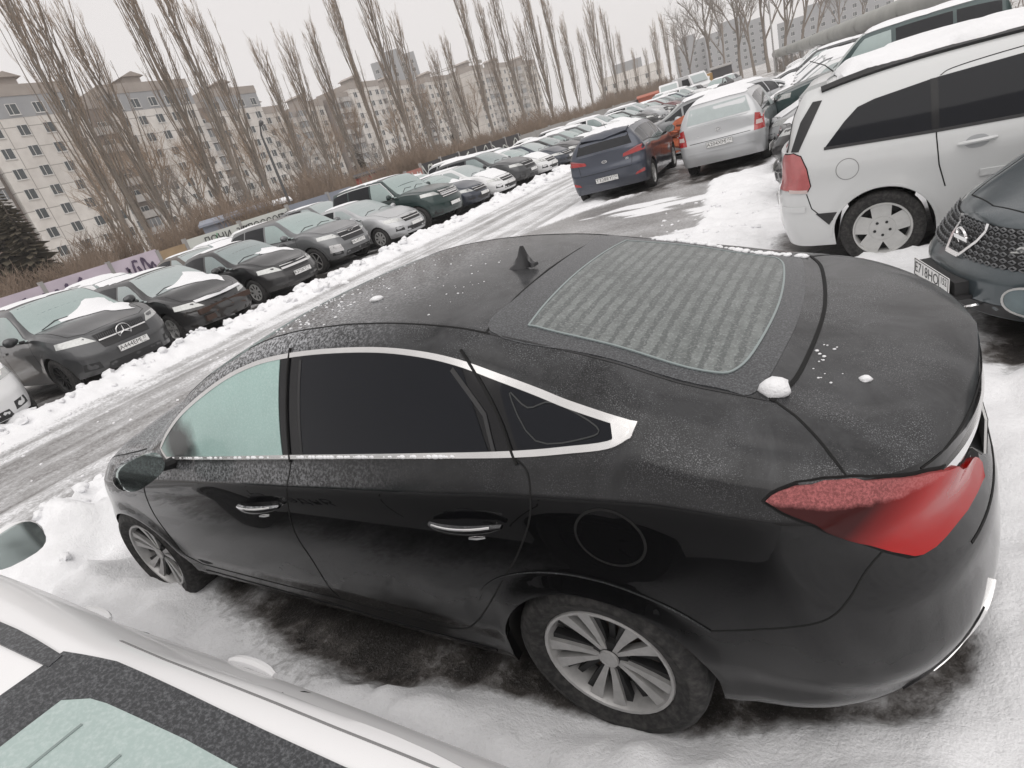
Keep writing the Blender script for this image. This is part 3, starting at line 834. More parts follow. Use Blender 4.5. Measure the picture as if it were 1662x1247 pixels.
    for k in range(len(side_pts) - 1):
        for j in range(4): F.append((k * 5 + j, k * 5 + j + 1, k * 5 + 6 + j, k * 5 + 5 + j))
    F += [(0, 1, 2, 3, 4), tuple(reversed(range(40, 45)))]
    l, n_ = S.hit('T', .46, 0)
    fo = add('shark_fin_antenna', V, F, simple('fin_black', (.02, .02, .022), .35, coat=.4), root, sharp=50); fo.location = l + Vector((.09, 0, .0)); fo.rotation_euler = (0, R(4), 0); fo.scale = (.74, .74, .92); fo.location.x -= .025
    bm = bmesh.new(); bmesh.ops.create_circle(bm, cap_ends=True, segments=24, radius=.1)
    for v in bm.verts: v.co.x *= 1.15; v.co.y *= .5; v.co = Vector((v.co.x, v.co.y, .0025 - .012 * abs(v.co.y)))
    # bonnet / windscreen
    S.panel('windscreen', 'T', [tuple(q) for q in spline2([(1.46, -.62), (1.52, -.3), (1.54, 0), (1.52, .3), (1.46, .62), (1.9, .685), (2.33, .745), (2.45, .4), (2.48, 0), (2.45, -.4), (2.33, -.745), (1.9, -.685)], 4, True)], M_FROST, root, .003, .06)
    for sg in (-1, 1):
        S.ribbon('bonnet_gap', 'T', [(2.42, .80 * sg), (2.9, .76 * sg), (3.3, .70 * sg), (3.5, .60 * sg)], .007, M_GAP, root, .0015)
        S.panel('headlight', 'T', [(3.10, .79 * sg), (3.35, .76 * sg), (3.55, .56 * sg), (3.48, .50 * sg), (3.25, .68 * sg)], M_LAMP, root, .004)
        S.panel('front_grille', 'F', [(sg * .01, .35), (sg * .45, .38), (sg * .48, .60), (sg * .01, .62)], M_BLACK, root, .006)
    # wheels
    for x in (0, 2.805):
        for sg in (-1, 1):
            put_wheel(root, x, sg * .812, .320, .322, .215, .222, 'hero', (M_ALLOY, M_ALLOYDARK, simple('brake_disc', (.16, .12, .10), .5, .7)), turn=.35 if x == 0 else 1.0)
    return root, S
# ------------------------------------------------------------------ other cars: one prototype for each body style
KINDS = {
 'sedan':  dict(ohr=1.00, wb=2.62, ohf=.86, W=1.72, H=1.46, belt=.93, belt_r=.98, cowl_x=2.22, cowl_z=1.00, nose_z=.74, roof_f=1.30, roof_r=.22, gb_x=-.50, gb_z=1.06, deck_z=1.00, yr=.56, rt=.305, rim=.20, style='disc'),
 'hatch':  dict(ohr=.78, wb=2.65, ohf=.88, W=1.78, H=1.47, belt=.95, belt_r=1.04, cowl_x=2.32, cowl_z=1.00, nose_z=.72, roof_f=1.40, roof_r=-.32, gb_x=-.66, gb_z=1.06, deck_z=1.04, yr=.57, rt=.315, rim=.21, style='five'),
 'wagon':  dict(ohr=.93, wb=2.70, ohf=.90, W=1.75, H=1.50, belt=.95, belt_r=1.02, cowl_x=2.32, cowl_z=1.00, nose_z=.74, roof_f=1.38, roof_r=-.55, gb_x=-.80, gb_z=1.05, deck_z=1.03, yr=.57, rt=.315, rim=.21, style='disc'),
 'suv':    dict(ohr=.93, wb=2.75, ohf=.88, W=1.88, H=1.66, belt=1.07, belt_r=1.13, cowl_x=2.35, cowl_z=1.15, nose_z=.92, roof_f=1.45, roof_r=-.45, gb_x=-.76, gb_z=1.18, deck_z=1.14, yr=.62, rt=.36, rim=.24, style='multi', sill=.27),
 'bigsuv': dict(ohr=.95, wb=2.88, ohf=.86, W=1.98, H=1.85, belt=1.18, belt_r=1.22, cowl_x=2.35, cowl_z=1.24, nose_z=1.05, roof_f=1.62, roof_r=-.62, gb_x=-.82, gb_z=1.27, deck_z=1.24, yr=.70, rt=.38, rim=.25, style='multi', sill=.30),
 'mpv':    dict(ohr=.86, wb=2.70, ohf=.91, W=1.80, H=1.63, belt=1.02, belt_r=1.09, cowl_x=2.55, cowl_z=1.05, nose_z=.76, roof_f=1.45, roof_r=-.50, gb_x=-.72, gb_z=1.10, deck_z=1.08, yr=.60, rt=.325, rim=.225, style='fat'),
 'lift':   dict(ohr=1.02, wb=2.60, ohf=.86, W=1.72, H=1.40, belt=.93, belt_r=.96, cowl_x=2.22, cowl_z=1.00, nose_z=.74, roof_f=1.30, roof_r=.24, gb_x=-.66, gb_z=1.075, deck_z=1.03, yr=.50, rt=.305, rim=.20, style='disc', bw=.82),
}
M_PROTO = simple('proto_paint', (.3, .3, .3), .3)
SHAPES = {}; PROTO = {}; SNOW = {}
def gen_shape(kind, dens):
    k = KINDS[kind]; hw = k['W'] / 2; xr = -k['ohr']; xf = k['wb'] + k['ohf']; H = k['H']; yr = k['yr']
    steep = k['roof_r'] - k['gb_x'] < .45
    gx, gz, rr, rf, cx, cz, nz, dz = k['gb_x'], k['gb_z'], k['roof_r'], k['roof_f'], k['cowl_x'], k['cowl_z'], k['nose_z'], k['deck_z']
    bl, br = k['belt'], k['belt_r']; sl = k.get('sill', .21)
    bw = k.get('bw', .955)
    belt = [(xr, dz - .045, hw * .95), (xr + .3, br, hw * .95), (0, br, hw * .955), (1.1, bl, hw * .955), (cx - .25, bl - .03, hw * .95), (cx + .15, cz - .07, hw * .945), (xf - .45, nz + .0, hw * .92), (xf, nz - .10, hw * .90)]
    mid = (rr + rf) / 2; ro = .08 if bw > .93 else .07
    if steep:
        rail = [(xr, dz, hw * .82), (gx, gz - .005, hw * .84), (gx + .35 * (rr - gx), gz + .3 * (H - gz), hw * .83), (rr + .05, H - .15, yr + .07), (mid, H - .085, yr + .075)]
        cant = [(xr, dz + .0, hw * .76), (gx, gz, hw * .78), (gx + .4 * (rr - gx), gz + .52 * (H - gz), (yr + hw * .76) / 2), (rr, H - .075, yr), (mid, H - .035, yr)]
        cen = [(xr, dz), (gx, gz + .015), (gx + .5 * (rr - gx), gz + .60 * (H - gz)), (rr - .02, H - .06), (rr + .3, H - .018), (mid, H)]
    else:
        q = lambda t: (gx + t * (rr - gx), gz + t * (H - .09 - gz))
        ry = .86 if bw > .93 else .765
        rail = [(xr, dz - .02, hw * (ry - .04)), (gx - .15, gz - .06, hw * ry), (q(.25)[0], q(.25)[1] - .05, hw * ry), (q(.6)[0], q(.6)[1] - .05, yr + ro + .05), (rr, H - .145, yr + ro), (mid, H - .085, yr + ro)]
        cant = [(xr, dz - .01, hw * .68), (gx, gz - .02, hw * (.72 if bw > .93 else .695)), (q(.5)[0], q(.5)[1] - .01, yr + .05), (rr, H - .075, yr), (mid, H - .035, yr)]
        cen = [(xr, dz), (gx, gz), (q(.5)[0], q(.5)[1] + .02), (rr - .05, H - .065), (rr + .25, H - .02), (mid, H)]
    rail += [(rf, H - .115, yr + ro), (rf + .35 * (cx - rf), H - .115 - .38 * (H - bl - .1), yr + .13), (cx - .22, bl + .05, hw * .89), (cx + .12, cz - .04, hw * .86), (xf - .45, nz + .035, hw * .80), (xf, nz - .06, hw * .78)]
    cant += [(rf, H - .06, yr + .02), (rf + .5 * (cx - rf), (H - .06 + cz) / 2 - .0, yr + .12), (cx - .05, cz - .005, hw * .84), (cx + .25, cz - .02, hw * .72), (xf - .45, nz + .06, hw * .62), (xf, nz - .04, hw * .60)]
    cen += [(rf, H - .028), (rf + .5 * (cx - rf), (H + cz) / 2 + .035), (cx, cz + .02), (cx + .3, cz - .005), (xf - .45, nz + .085), (xf - .12, nz + .01), (xf, nz - .04)]
    prof = [(0, .935), (.08, .955), (.25, .975), (.5, .99), (.74, 1.0), (.88, .985), (1.0, bw)] if bw > .9 else [(0, .935), (.08, .955), (.25, .975), (.5, .995), (.64, .988), (.78, .955), (.90, .895), (1.0, bw)]
    sill = [(xr, sl + .06), (-.45, sl + .03), (.45, sl), (k['wb'] - .45, sl), (xf, sl + .02)]
    hwf = pchip([xr, -.4, .4, k['wb'] - .3, xf - .3, xf], [hw * .965, hw * .99, hw, hw * .995, hw * .97, hw * .95])
    S = CarShape(xr, xf, k['wb'], belt, rail, cant, cen, prof, sill, k['rt'] + .055, k['rt'] - .02, hwf, dens=dens, rear_R=.30 if steep else .42, rear_p=3.0 if steep else 2.6,
                 front_R=.80, front_p=2.5, dr=[(0, .05), (.3, .0), (.55, .0), (.75, .05), (1, .06)], df=[(0, .04), (.25, .0), (.5, .0), (.75, .07), (1, .16)])
    S.k = k; S.steep = steep; S.hw_ = hw; return S
def side_glass(S, parent, ax, x0, x1, mat, name='side_window', m=.022, step=.07):
    xs = np.linspace(x0, x1, 12); top = []; bot = []
    for x in xs:
        zt = float(S.fr[0](x)) - m; zb_ = float(S.fb[0](x)) + m
        if zt - zb_ > .012: top.append((x, zt)); bot.append((x, zb_))
    if len(top) < 3: return None
    return S.panel(name, ax, top + bot[::-1], mat, parent, .003, step, .004)
def build_proto(kind, dens=1.0, front=None, detail=True):
    S = SHAPES.get(kind) or gen_shape(kind, dens); SHAPES[kind] = S
    k = S.k; xr, xf = S.xr, S.xf; hw = S.hw_; H = k['H']
    root = empty('car', (0, 0, -50))
    link(bpy.data.objects.new('body', S.mesh(kind + '_body', [M_PROTO, M_UNDER])), root)
    rf, rr, cx, gx = k['roof_f'], k['roof_r'], k['cowl_x'], k['gb_x']
    fc = lambda x: float(S.fc[1](x))
    ws = [(x, fc(x) - .03) for x in np.linspace(rf + .03, cx - .03, 6)]
    S.panel('windscreen', 'T', ws + [(x, -y) for x, y in reversed(ws)], M_FROST, root, .003, .11, .004)
    if S.steep:
        z0, z1 = k['gb_z'] + .035, H - .13
        yb, yt = hw * .72, k['yr'] - .02
        S.panel('rear_screen', 'B', [(-yb, z0), (yb, z0), (yt, z1), (-yt, z1)], M_FROST, root, .004, .10, .004)
    else:
        gs = [(x, fc(x) - .035) for x in np.linspace(gx + .05, rr - .04, 6)]
        S.panel('rear_screen', 'T', gs + [(x, -y) for x, y in reversed(gs)], M_FROSTG, root, .003, .11, .004)
    xb, xc = 1.05 if k['wb'] < 2.8 else 1.15, (.12 if S.steep else .15)
    for ax in ('L', 'R'):
        sg = 1 if ax == 'L' else -1
        side_glass(S, root, ax, xb + .04, cx - .12, M_FROST)
        side_glass(S, root, ax, xc + .04, xb - .04, M_DARKGLASS)
        side_glass(S, root, ax, (gx + .22) if S.steep else gx + .1, xc - .02, M_DARKGLASS, 'quarter_window')
        if detail:
            for xg in (xb, xc, cx - .05):
                zt = float(S.fb[0](xg)); S.ribbon('door_gap', ax, [(xg, zt), (xg + .03, .7), (xg + (.28 if xg == xc else .03), .34)], .008, M_GAP, root, .0015, .1)
            for xh in (xb + .14, xc + .20):
                S.ribbon('door_handle', ax, [(xh - .09, float(S.fb[0](xh)) - .13), (xh + .09, float(S.fb[0](xh)) - .14)], .032, M_PROTO, root, .022, .06, .01)
        S.ribbon('window_trim', ax, [(x, float(S.fb[0](x)) + .012) for x in np.linspace(gx + .25, cx - .08, 10)], .018, M_BLACK, root, .005, .2)
        nz = k['nose_z']
        S.panel('headlight', 'F', [(sg * hw * .46, nz - .13), (sg * hw * .93, nz - .08), (sg * hw * .90, nz + .015), (sg * hw * .58, nz - .005)], M_LAMP, root, .006, .07)
        zt = k['deck_z']
        if S.steep: S.panel('tail_lamp', 'B', [(sg * hw * .66, zt - .30), (sg * hw * .95, zt - .30), (sg * hw * .97, zt - .05), (sg * hw * .80, zt - .02), (sg * hw * .70, zt - .10)], M_RED, root, .008, .06)
        else: S.panel('tail_lamp', 'B', [(sg * hw * .52, zt - .24), (sg * hw * .93, zt - .24), (sg * hw * .93, zt - .10), (sg * hw * .55, zt - .10)], M_RED, root, .008, .06)
        mirror_parts(root, cx - .28, sg * (hw + .09), k['belt'] + .07, M_PROTO, sg, sz=.95)
        S.panel('fog_lamp_recess', 'F', [(sg * hw * .58, .36), (sg * hw * .82, .38), (sg * hw * .80, .50), (sg * hw * .60, .48)], M_BLACK, root, .004, .1)
    for ya, yb in ((-.62, -.05), (.02, .58)): S.ribbon('wiper', 'T', [(cx - .05, ya), (cx - .16, (ya + yb) / 2), (cx - .13, yb)], .016, M_BLACK, root, .014, .1)
    nz = k['nose_z']
    gz0, gz1 = (nz - .26, nz - .03) if k['rt'] > .34 else (nz - .17, nz - .03)
    g = S.panel('grille', 'F', [(-hw * .42, gz0), (hw * .42, gz0), (hw * .46, gz1), (-hw * .46, gz1)], M_BLACK, root, .006, .12)
    S.ribbon('grille_bar', 'F', [(-hw * .44, (gz0 + gz1) / 2), (hw * .44, (gz0 + gz1) / 2)], .018, M_CHROME, root, .016, .15)
    S.ribbon('grille_bar', 'F', [(-hw * .46, gz1 + .004), (hw * .46, gz1 + .004)], .014, M_CHROME, root, .010, .15)
    S.panel('air_intake', 'F', [(-hw * .52, .30), (hw * .52, .30), (hw * .48, .42), (-hw * .48, .42)], M_BLACK, root, .006, .15)
    if detail:
        S.ribbon('bonnet_gap', 'T', [(cx + .02, -hw * .82), (xf - .5, -hw * .70), (xf - .32, -hw * .5), (xf - .25, 0), (xf - .32, hw * .5), (xf - .5, hw * .70), (cx + .02, hw * .82)], .008, M_GAP, root, .002, .12)
    mats = (M_RIMGREY, M_ALLOYDARK, M_UNDER)
    for x in (0, k['wb']):
        for sg in (-1, 1): put_wheel(root, x, sg * (hw - .115), k['rt'] - .005, k['rt'], .20, k['rim'], k['style'], mats)
    PROTO[kind] = root
    return root
def snow_vf(S, poly, thick, step=.11, edge=.14, seed=0, lump=.35):
    P = resample([Vector(p) for p in poly], step, True); nb = len(P)
    xs = [p.x for p in P]; ys = [p.y for p in P]; inn = []
    rnd = random.Random(seed)
    x = min(xs) + step / 2
    while x < max(xs):
        y = min(ys) + step / 2
        while y < max(ys):
            q = Vector((x + rnd.uniform(-.3, .3) * step, y + rnd.uniform(-.3, .3) * step))
            if inside(P, q.x, q.y) and min((q - r_).length_squared for r_ in P) > (step * .45)**2: inn.append(q)
            y += step
        x += step
    vs_, es, fs, *_ = delaunay_2d_cdt(P + inn, [(i, (i + 1) % nb) for i in range(nb)], [list(range(nb))], 1, 1e-6)
    V = []
    for q in vs_:
        l, n = S.hit('T', q.x, q.y)
        d = min((q - r_).length for r_ in P)
        t = thick * (min(1, d / edge)**.6) * (1 + lump * noise.noise(Vector((q.x * 3, q.y * 3, seed * 7.3)))) + .006
        V.append(l + Vector((0, 0, t)) + n * .002)
    F = []
    for f in fs:
        a, b, c = [V[i] for i in f[:3]]
        F.append(tuple(f) if (b - a).cross(c - a).z > 0 else tuple(reversed(f)))
    return V, F
def wobble(poly, amp, seed, step=.12):
    P = resample([Vector(p) for p in poly], step, True); o = []
    for i, p in enumerate(P):
        o.append(p + Vector((noise.noise(Vector((p.x * 4, p.y * 4, seed))), noise.noise(Vector((p.x * 4, p.y * 4, seed + 9))))) * amp)
    return o
def snow_mesh(kind, what, var=0):
    key = (kind, what, var)
    if key in SNOW: return SNOW[key]
    S = SHAPES[kind]; k = S.k; rf, rr, cx, gx, hw = k['roof_f'], k['roof_r'], k['cowl_x'], k['gb_x'], S.hw_
    yr = k['yr']; sd = var * 3.1 + 1; xf = S.xf
    if what == 'roof':
        e = .03; p = [(rf + .02, -yr + .02), (rf + .05, 0), (rf + .02, yr - .02), (rr + e, yr - .01), (rr - e, 0), (rr + e, -yr + .01)]; th = .065; am = .05
    elif what == 'roofthin':
        p = [(rf - .25, -yr + .03), (rf - .1, 0), (rf - .2, yr - .03), (rr + .1, yr - .02), (rr + .06, 0), (rr + .1, -yr + .02)]; th = .018; am = .16
    elif what == 'bonnet':
        p = [(cx + .03, -hw * .78), (cx + .05, 0), (cx + .03, hw * .78), (xf - .42, hw * .66), (xf - .22, 0), (xf - .42, -hw * .66)]; th = .05; am = .06
    elif what == 'screen':
        p = [(rf + .08, -yr + .06), (rf + .1, 0), (rf + .08, yr - .06), (cx - .02, hw * .74), (cx + .02, 0), (cx - .02, -hw * .74)]; th = .03; am = .05
    elif what == 'boot':
        p = [(gx - .02, -hw * .66), (gx - .05, 0), (gx - .02, hw * .66), (S.xr + .22, hw * .60), (S.xr + .16, 0), (S.xr + .22, -hw * .60)]; th = .05; am = .05
    elif what == 'tongue':      # wedge of snow slid down over the foot of the windscreen and the bonnet (far side as seen)
        p = [(cx - .42, .40), (cx - .30, .66), (cx + .05, .70), (cx + .45, .66), (xf - .62, .58), (xf - .75, .40), (cx + .30, .22), (cx + .10, -.02), (cx - .06, -.36), (cx - .16, -.30), (cx - .2, .02)]; th = .045; am = .10
    elif what == 'tongue2':
        p = [(cx - .30, .50), (cx - .2, .68), (cx + .2, .70), (xf - .7, .60), (xf - .8, .42), (cx + .35, .35), (cx + .05, .10), (cx - .1, -.05), (cx - .16, .15)]; th = .04; am = .10
    V, F = snow_vf(S, [tuple(q) for q in wobble(p, am, sd)], th, .10 if 'tongue' in what else .13, seed=var)
    SNOW[key] = mesh_from('snow_' + what, V, F, [M_SNOW], None, True, 50); return SNOW[key]
def repaint(root, mat, mapping=None):
    st = [root]
    while st:
        o = st.pop(); st += list(o.children)
        if o.type != 'MESH': continue
        for i, sl in enumerate(o.material_slots):
            m = sl.material
            if m == M_PROTO: sl.link = 'OBJECT'; sl.material = mat
            elif mapping and m and m.name in mapping: sl.link = 'OBJECT'; sl.material = mapping[m.name]
def put_car(name, kind, loc, rz, mat, label, group=None, snow=(), mapping=None, skip=(), cat='car', var=0, txt='', region='', plate_side='F', z=0.0, pitch=0.0):
    if kind not in PROTO: build_proto(kind, 1.0)
    o = copy_tree(PROTO[kind], None, skip); o.name = name
    o.location = (loc[0], loc[1], z); o.rotation_euler = (0, pitch, rz)
    if mapping is None and var == 1: mapping = {'frosted_glass': M_FROSTG}
    if mapping is None and var == 2: mapping = {'frosted_glass': M_FROSTD}
    tag(o, label, cat, group); repaint(o, mat, mapping)
    for i, s_ in enumerate(snow): link(bpy.data.objects.new('snow_cover', snow_mesh(kind, s_, var)), o)
    S = SHAPES[kind]; k = S.k
    if plate_side == 'F':
        l, n = S.hit('F', 0, .47 if k['rt'] < .34 else .56); plate(o, tuple(l + Vector((.02, 0, 0))), (R(84), 0, R(90)), txt, region=region)
    elif plate_side == 'B':
        l, n = S.hit('B', 0, .62); plate(o, tuple(l + Vector((-.012, 0, 0))), (R(94), 0, R(-90)), txt, region=region)
    return o
def nose_at(kind, nx, ny, rz):
    """where the rear axle stands when the nose is at nx, ny"""
    xf = SHAPES[kind].xf if kind in SHAPES else KINDS[kind]['wb'] + KINDS[kind]['ohf']
    return (nx - math.cos(rz) * xf, ny - math.sin(rz) * xf)
def tail_at(kind, tx, ty, rz):
    xr = -KINDS[kind]['ohr']
    return (tx - math.cos(rz) * xr, ty - math.sin(rz) * xr)
def ring(m, r, t, axis='x', c=(0, 0, 0), n=28, mi=0):
    prof = [(r - t, -.004), (r - t * .7, .006), (r - t * .3, .006), (r, -.004)]
    m.lathe(prof, n, axis, c, mi)
# ------------------------------------------------------------------ paints
PT = {
 'graphite': paint('graphite_paint', (.055, .057, .060), .35, .35, .25), 'black': paint('black_paint', (.012, .012, .013), 0, .35, .25),
 'grey': paint('grey_paint', (.17, .175, .18), .4, .3, .2), 'silver': paint('silver_paint', (.48, .49, .50), .35, .28, .2),
 'white': paint('white_paint', (.74, .745, .75), 0, .22, .1), 'green': paint('dark_green_paint', (.012, .032, .030), .2, .3, .2),
 'blue': paint('slate_blue_paint', (.050, .058, .080), .35, .3, .3), 'navy': paint('navy_paint', (.018, .026, .045), .2, .3, .25),
 'petrol': paint('petrol_grey_paint', (.050, .066, .074), .3, .25, .45, dirtcol=(.12, .14, .15)), 'brown': paint('brown_paint', (.09, .07, .055), .2, .3, .2),
 'maroon': paint('dark_red_paint', (.10, .012, .014), .1, .3, .2), 'beige': paint('beige_paint', (.40, .37, .32), .2, .3, .2),
 'pearl': paint('pearl_white_paint', (.58, .59, .59), .05, .30, .1, dirtcol=(.30, .29, .28)), 'olive': paint('dark_teal_paint', (.02, .045, .045), .2, .3, .3),
}
FR = 'cars in the front row facing the icy road'
PI = math.pi
def add_grille_star(o, S, z):
    l, n = S.hit('F', 0, z); m = MB(); ring(m, .125, .018, 'x', (0, 0, 0))
    for k in range(3):
        t = PI / 2 + k * 2 * PI / 3; c, s_ = math.cos(t), math.sin(t); a = (0, .115 * c, .115 * s_)
        m.put([(.004, .014 * -s_, .014 * c), (.004, a[1], a[2]), (.004, .014 * s_, -.014 * c), (.012, 0, 0)], [(0, 3, 1), (1, 3, 2), (0, 1, 2)])
    e = m.build('grille_emblem', M_CHROME, o, True); e.location = l + Vector((.04, 0, 0)); return e
def emblem_oval(o, S, ax, z, w_=.07, h=.045, kind='H', y=0):
    l, n = S.hit(ax, y, z); m = MB(); V = []; F = []; N_ = 24
    for k in range(N_):
        t = 2 * PI * k / N_
        for q in (1.0, .78): V.append((0, w_ * q * math.cos(t), h * q * math.sin(t)))
    F = [(2 * k, 2 * ((k + 1) % N_), 2 * ((k + 1) % N_) + 1, 2 * k + 1) for k in range(N_)]
    V += [(v[0] - .012, v[1], v[2]) for v in V]
    F += [(2 * k + 2 * N_, 2 * k, 2 * ((k + 1) % N_), 2 * ((k + 1) % N_) + 2 * N_) for k in range(N_)]
    m.put(V, F)
    if kind == 'H':
        for a, b in (((-.036, -.022), (-.016, .026)), ((.016, -.026), (.036, .022)), ((-.026, -.004), (.026, .004))):
            m.tube([(0, a[0], a[1]), (0, b[0], b[1])], .006, 6)
    elif kind == 'bar': m.box(-.004, .006, -w_ * 1.15, w_ * 1.15, -h * .28, h * .28)
    elif kind == 'bolt': m.tube([(0, -w_ * .95, -.006), (0, .012, -.006), (0, -.012, .006), (0, w_ * .95, .006)], .006, 6)
    elif kind == 'wing': m.tube([(0, -w_ * 1.5, .012), (0, 0, -.01), (0, w_ * 1.5, .012)], .008, 6)
    e = m.build('emblem', M_CHROME, o, True, 50); e.location = l + n * .014
    e.rotation_euler = (0, 0, 0 if ax == 'F' else PI); return e

def fleet():
    for k in ('sedan', 'hatch', 'wagon', 'suv', 'bigsuv', 'mpv', 'lift'): build_proto(k, 1.35 if k in ('mpv', 'lift', 'suv') else 1.0)
    def row(kind, nx, ny, col, name, label, rz=PI, **kw): return put_car(name, kind, nose_at(kind, nx, ny, rz), rz, PT[col], label, FR, **kw)
    # ---- front row, from the left edge of the picture
    row('suv', 9.75, -.35, 'white', 'white_crossover', 'white car of which only the front corner shows at the left edge')
    o = row('suv', 10.0, -2.85, 'graphite', 'graphite_suv', 'graphite SUV with a three-pointed star in its wide grille', snow=('tongue', 'roofthin'), txt='A444EM', region='37', mapping={'silver_wheel': M_ALLOYDARK}, skip=('grille_bar',))
    add_grille_star(o, SHAPES['suv'], .80)
    S = SHAPES['suv']; g = MB()
    for k in range(26):
        y = -.40 + k * .80 / 25; l, n = S.hit('F', y, .78); g.box(l.x + .008, l.x + .016, y - .006, y + .006, .68, .88)
    g.build('grille_fins', simple('fin_grey', (.10, .10, .105), .4, .5), o)
    S.ribbon('grille_blade', 'F', [(-.40, .78), (.40, .78)], .022, M_CHROME, o, .024, .1)
    o = row('hatch', 10.55, -5.15, 'black', 'black_hatchback', 'black hatchback with its front bumper torn off and snow on the bonnet', snow=('tongue', 'roofthin'), skip=('grille_bar', 'grille', 'air_intake'), plate_side='', var=1)
    S = SHAPES['hatch']; V, F = S.patch('F', [(-.74, .24), (.74, .24), (.78, .58), (-.78, .58)], .008, .07, .01)
    rn = random.Random(4)
    add('torn_bumper_opening', [v + Vector((rn.uniform(-.05, .01), 0, rn.uniform(-.012, .012))) for v in V], F, simple('bare_front_frame', (.018, .015, .013), .8, var=.6, scale=25), o)
    m = MB().box(S.xf - .14, S.xf - .07, -.62, .62, .46, .56); m.box(S.xf - .1, S.xf - .02, -.55, -.35, .30, .40); m.tube([(S.xf - .03, -.3, .42), (S.xf - .02, .1, .44), (S.xf - .05, .4, .38)], .018, 6)
    m.build('crash_beam', simple('rusty_beam', (.050, .028, .020), .8, var=.5, scale=20), o)
    S.ribbon('bonnet_edge_snow', 'F', [(-.5, .70), (0, .705), (.62, .70)], .04, M_SNOW, o, .03, .1)
    o = row('sedan', 10.8, -7.43, 'black', 'black_sedan', 'black sedan with a bright chrome grille bar, right beside the torn-front hatchback', snow=('tongue2', 'roofthin'), txt='K375KT', region='37', var=2)
    SHAPES['sedan'].ribbon('grille_chrome', 'F', [(-.40, .64), (.40, .64)], .045, M_CHROME, o, .02, .1)
    o = row('suv', 11.25, -9.95, 'grey', 'grey_suv', 'grey SUV with a winged grille badge and black wheel arches', snow=(), txt='H614TX', region='152', var=3, mapping={'silver_wheel': M_ALLOY})
    emblem_oval(o, SHAPES['suv'], 'F', .85, .07, .035, 'wing')
    S = SHAPES['suv']
    for ax in ('L', 'R'):
        for xw in (0, 2.75):
            S.ribbon('wheel_arch_trim', ax, [(xw + .435 * math.cos(t), .34 + .435 * math.sin(t)) for t in np.linspace(-.12, PI + .12, 16)], .055, M_BLACK, o, .010, .1)
    S.panel('front_light_panel', 'F', [(-.8, .46), (-.52, .44), (-.55, .62), (-.78, .66)], M_SATIN, o, .008, .1); S.panel('front_light_panel', 'F', [(.8, .46), (.52, .44), (.55, .62), (.78, .66)], M_SATIN, o, .008, .1)
    o = row('sedan', 10.75, -12.0, 'silver', 'silver_sedan', 'silver sedan with a small dark grille between the grey SUV and the dark green SUV', snow=('roofthin',), var=1)
    emblem_oval(o, SHAPES['sedan'], 'F', .50, .05, .03, 'bar')
    o = row('bigsuv', 10.75, -14.15, 'green', 'dark_green_suv', 'tall dark green SUV with a slatted chrome grille', snow=('roofthin',), var=2, mapping={'silver_wheel': M_ALLOY})
    S = SHAPES['bigsuv']
    for z in (.82, .88, .94, 1.0): S.ribbon('grille_slat', 'F', [(-.42, z), (.42, z)], .022, M_CHROME, o, .018, .15)
    for ax in ('L', 'R'): S.ribbon('chrome_strip', ax, [(x, float(S.fr[0](x)) - .004) for x in np.linspace(-.4, 2.1, 12)], .02, M_CHROME, o, .006, .2)
    data = [('sedan', 10.8, -16.1, 'navy', 'dark_sedan', 'dark sedan half hidden behind the tall dark green SUV, snow on its bonnet', ('tongue2', 'roofthin')),
            ('hatch', 10.75, -18.0, 'white', 'white_hatchback', 'white hatchback with snowy bonnet, nearest white car past the green SUV', ('roofthin', 'bonnet')),
            ('suv', 10.8, -20.05, 'graphite', 'dark_suv', 'dark SUV with frosted screen parked between two white cars', ('roof',)),
            ('sedan', 10.75, -21.95, 'white', 'white_sedan', 'white sedan wholly under snow beside the navy hatchback', ('roof', 'bonnet')),
            ('hatch', 10.8, -23.9, 'navy', 'navy_hatchback', 'navy blue hatchback with pale headlights, bonnet clear of snow', ('roofthin',)),
            ('sedan', 10.8, -25.8, 'black', 'black_saloon', 'black saloon just past the navy hatchback in the front row', ('roof',)),
            ('sedan', 10.8, -28.2, 'grey', 'grey_sedan', 'grey sedan with snowy bonnet just left of the slate blue hatchback', ('roof', 'bonnet')),
            ('wagon', 10.8, -30.6, 'graphite', 'dark_wagon', 'dark wagon with snowy bonnet showing over the slate blue hatchback', ('roof', 'tongue')),
            ('suv', 10.7, -33.2, 'white', 'white_suv', 'white SUV seen above the roof of the slate blue hatchback', ('roof', 'bonnet')),
            ('sedan', 10.8, -35.8, 'olive', 'dark_teal_sedan', 'small dark teal sedan behind the snowy white SUV', ('roofthin',)),
            ('hatch', 10.8, -38.2, 'black', 'far_black_hatchback', 'small black hatchback second past the snowy white SUV', ('roofthin',)),
            ('suv', 10.8, -40.6, 'silver', 'far_silver_suv', 'small silver SUV third past the snowy white SUV', ('roof',)),
            ('sedan', 10.8, -43.0, 'black', 'far_black_sedan', 'small black sedan with white wheel, near the orange container', ('roof',)),
            ('hatch', 10.8, -45.6, 'maroon', 'far_red_hatchback', 'small dark red hatchback far down the front row', ('roof',)),
            ('sedan', 10.8, -48.4, 'grey', 'far_grey_sedan', 'tiny grey sedan near the far end of the front row', ('roof',)),
            ('hatch', 10.8, -51.5, 'navy', 'far_navy_hatchback', 'tiny navy hatchback last but one in the front row', ('roof',)),
            ('suv', 10.8, -55.0, 'white', 'far_white_suv', 'tiny white SUV at the far end of the front row', ('roof',))]
    for i, (kd, nx, ny, col, nm, lb, sn) in enumerate(data): row(kd, nx, ny, col, nm, lb, snow=sn, var=i % 3)
    # ---- second row, only roofs and screens show
    g2 = 'cars in the second row by the fence'
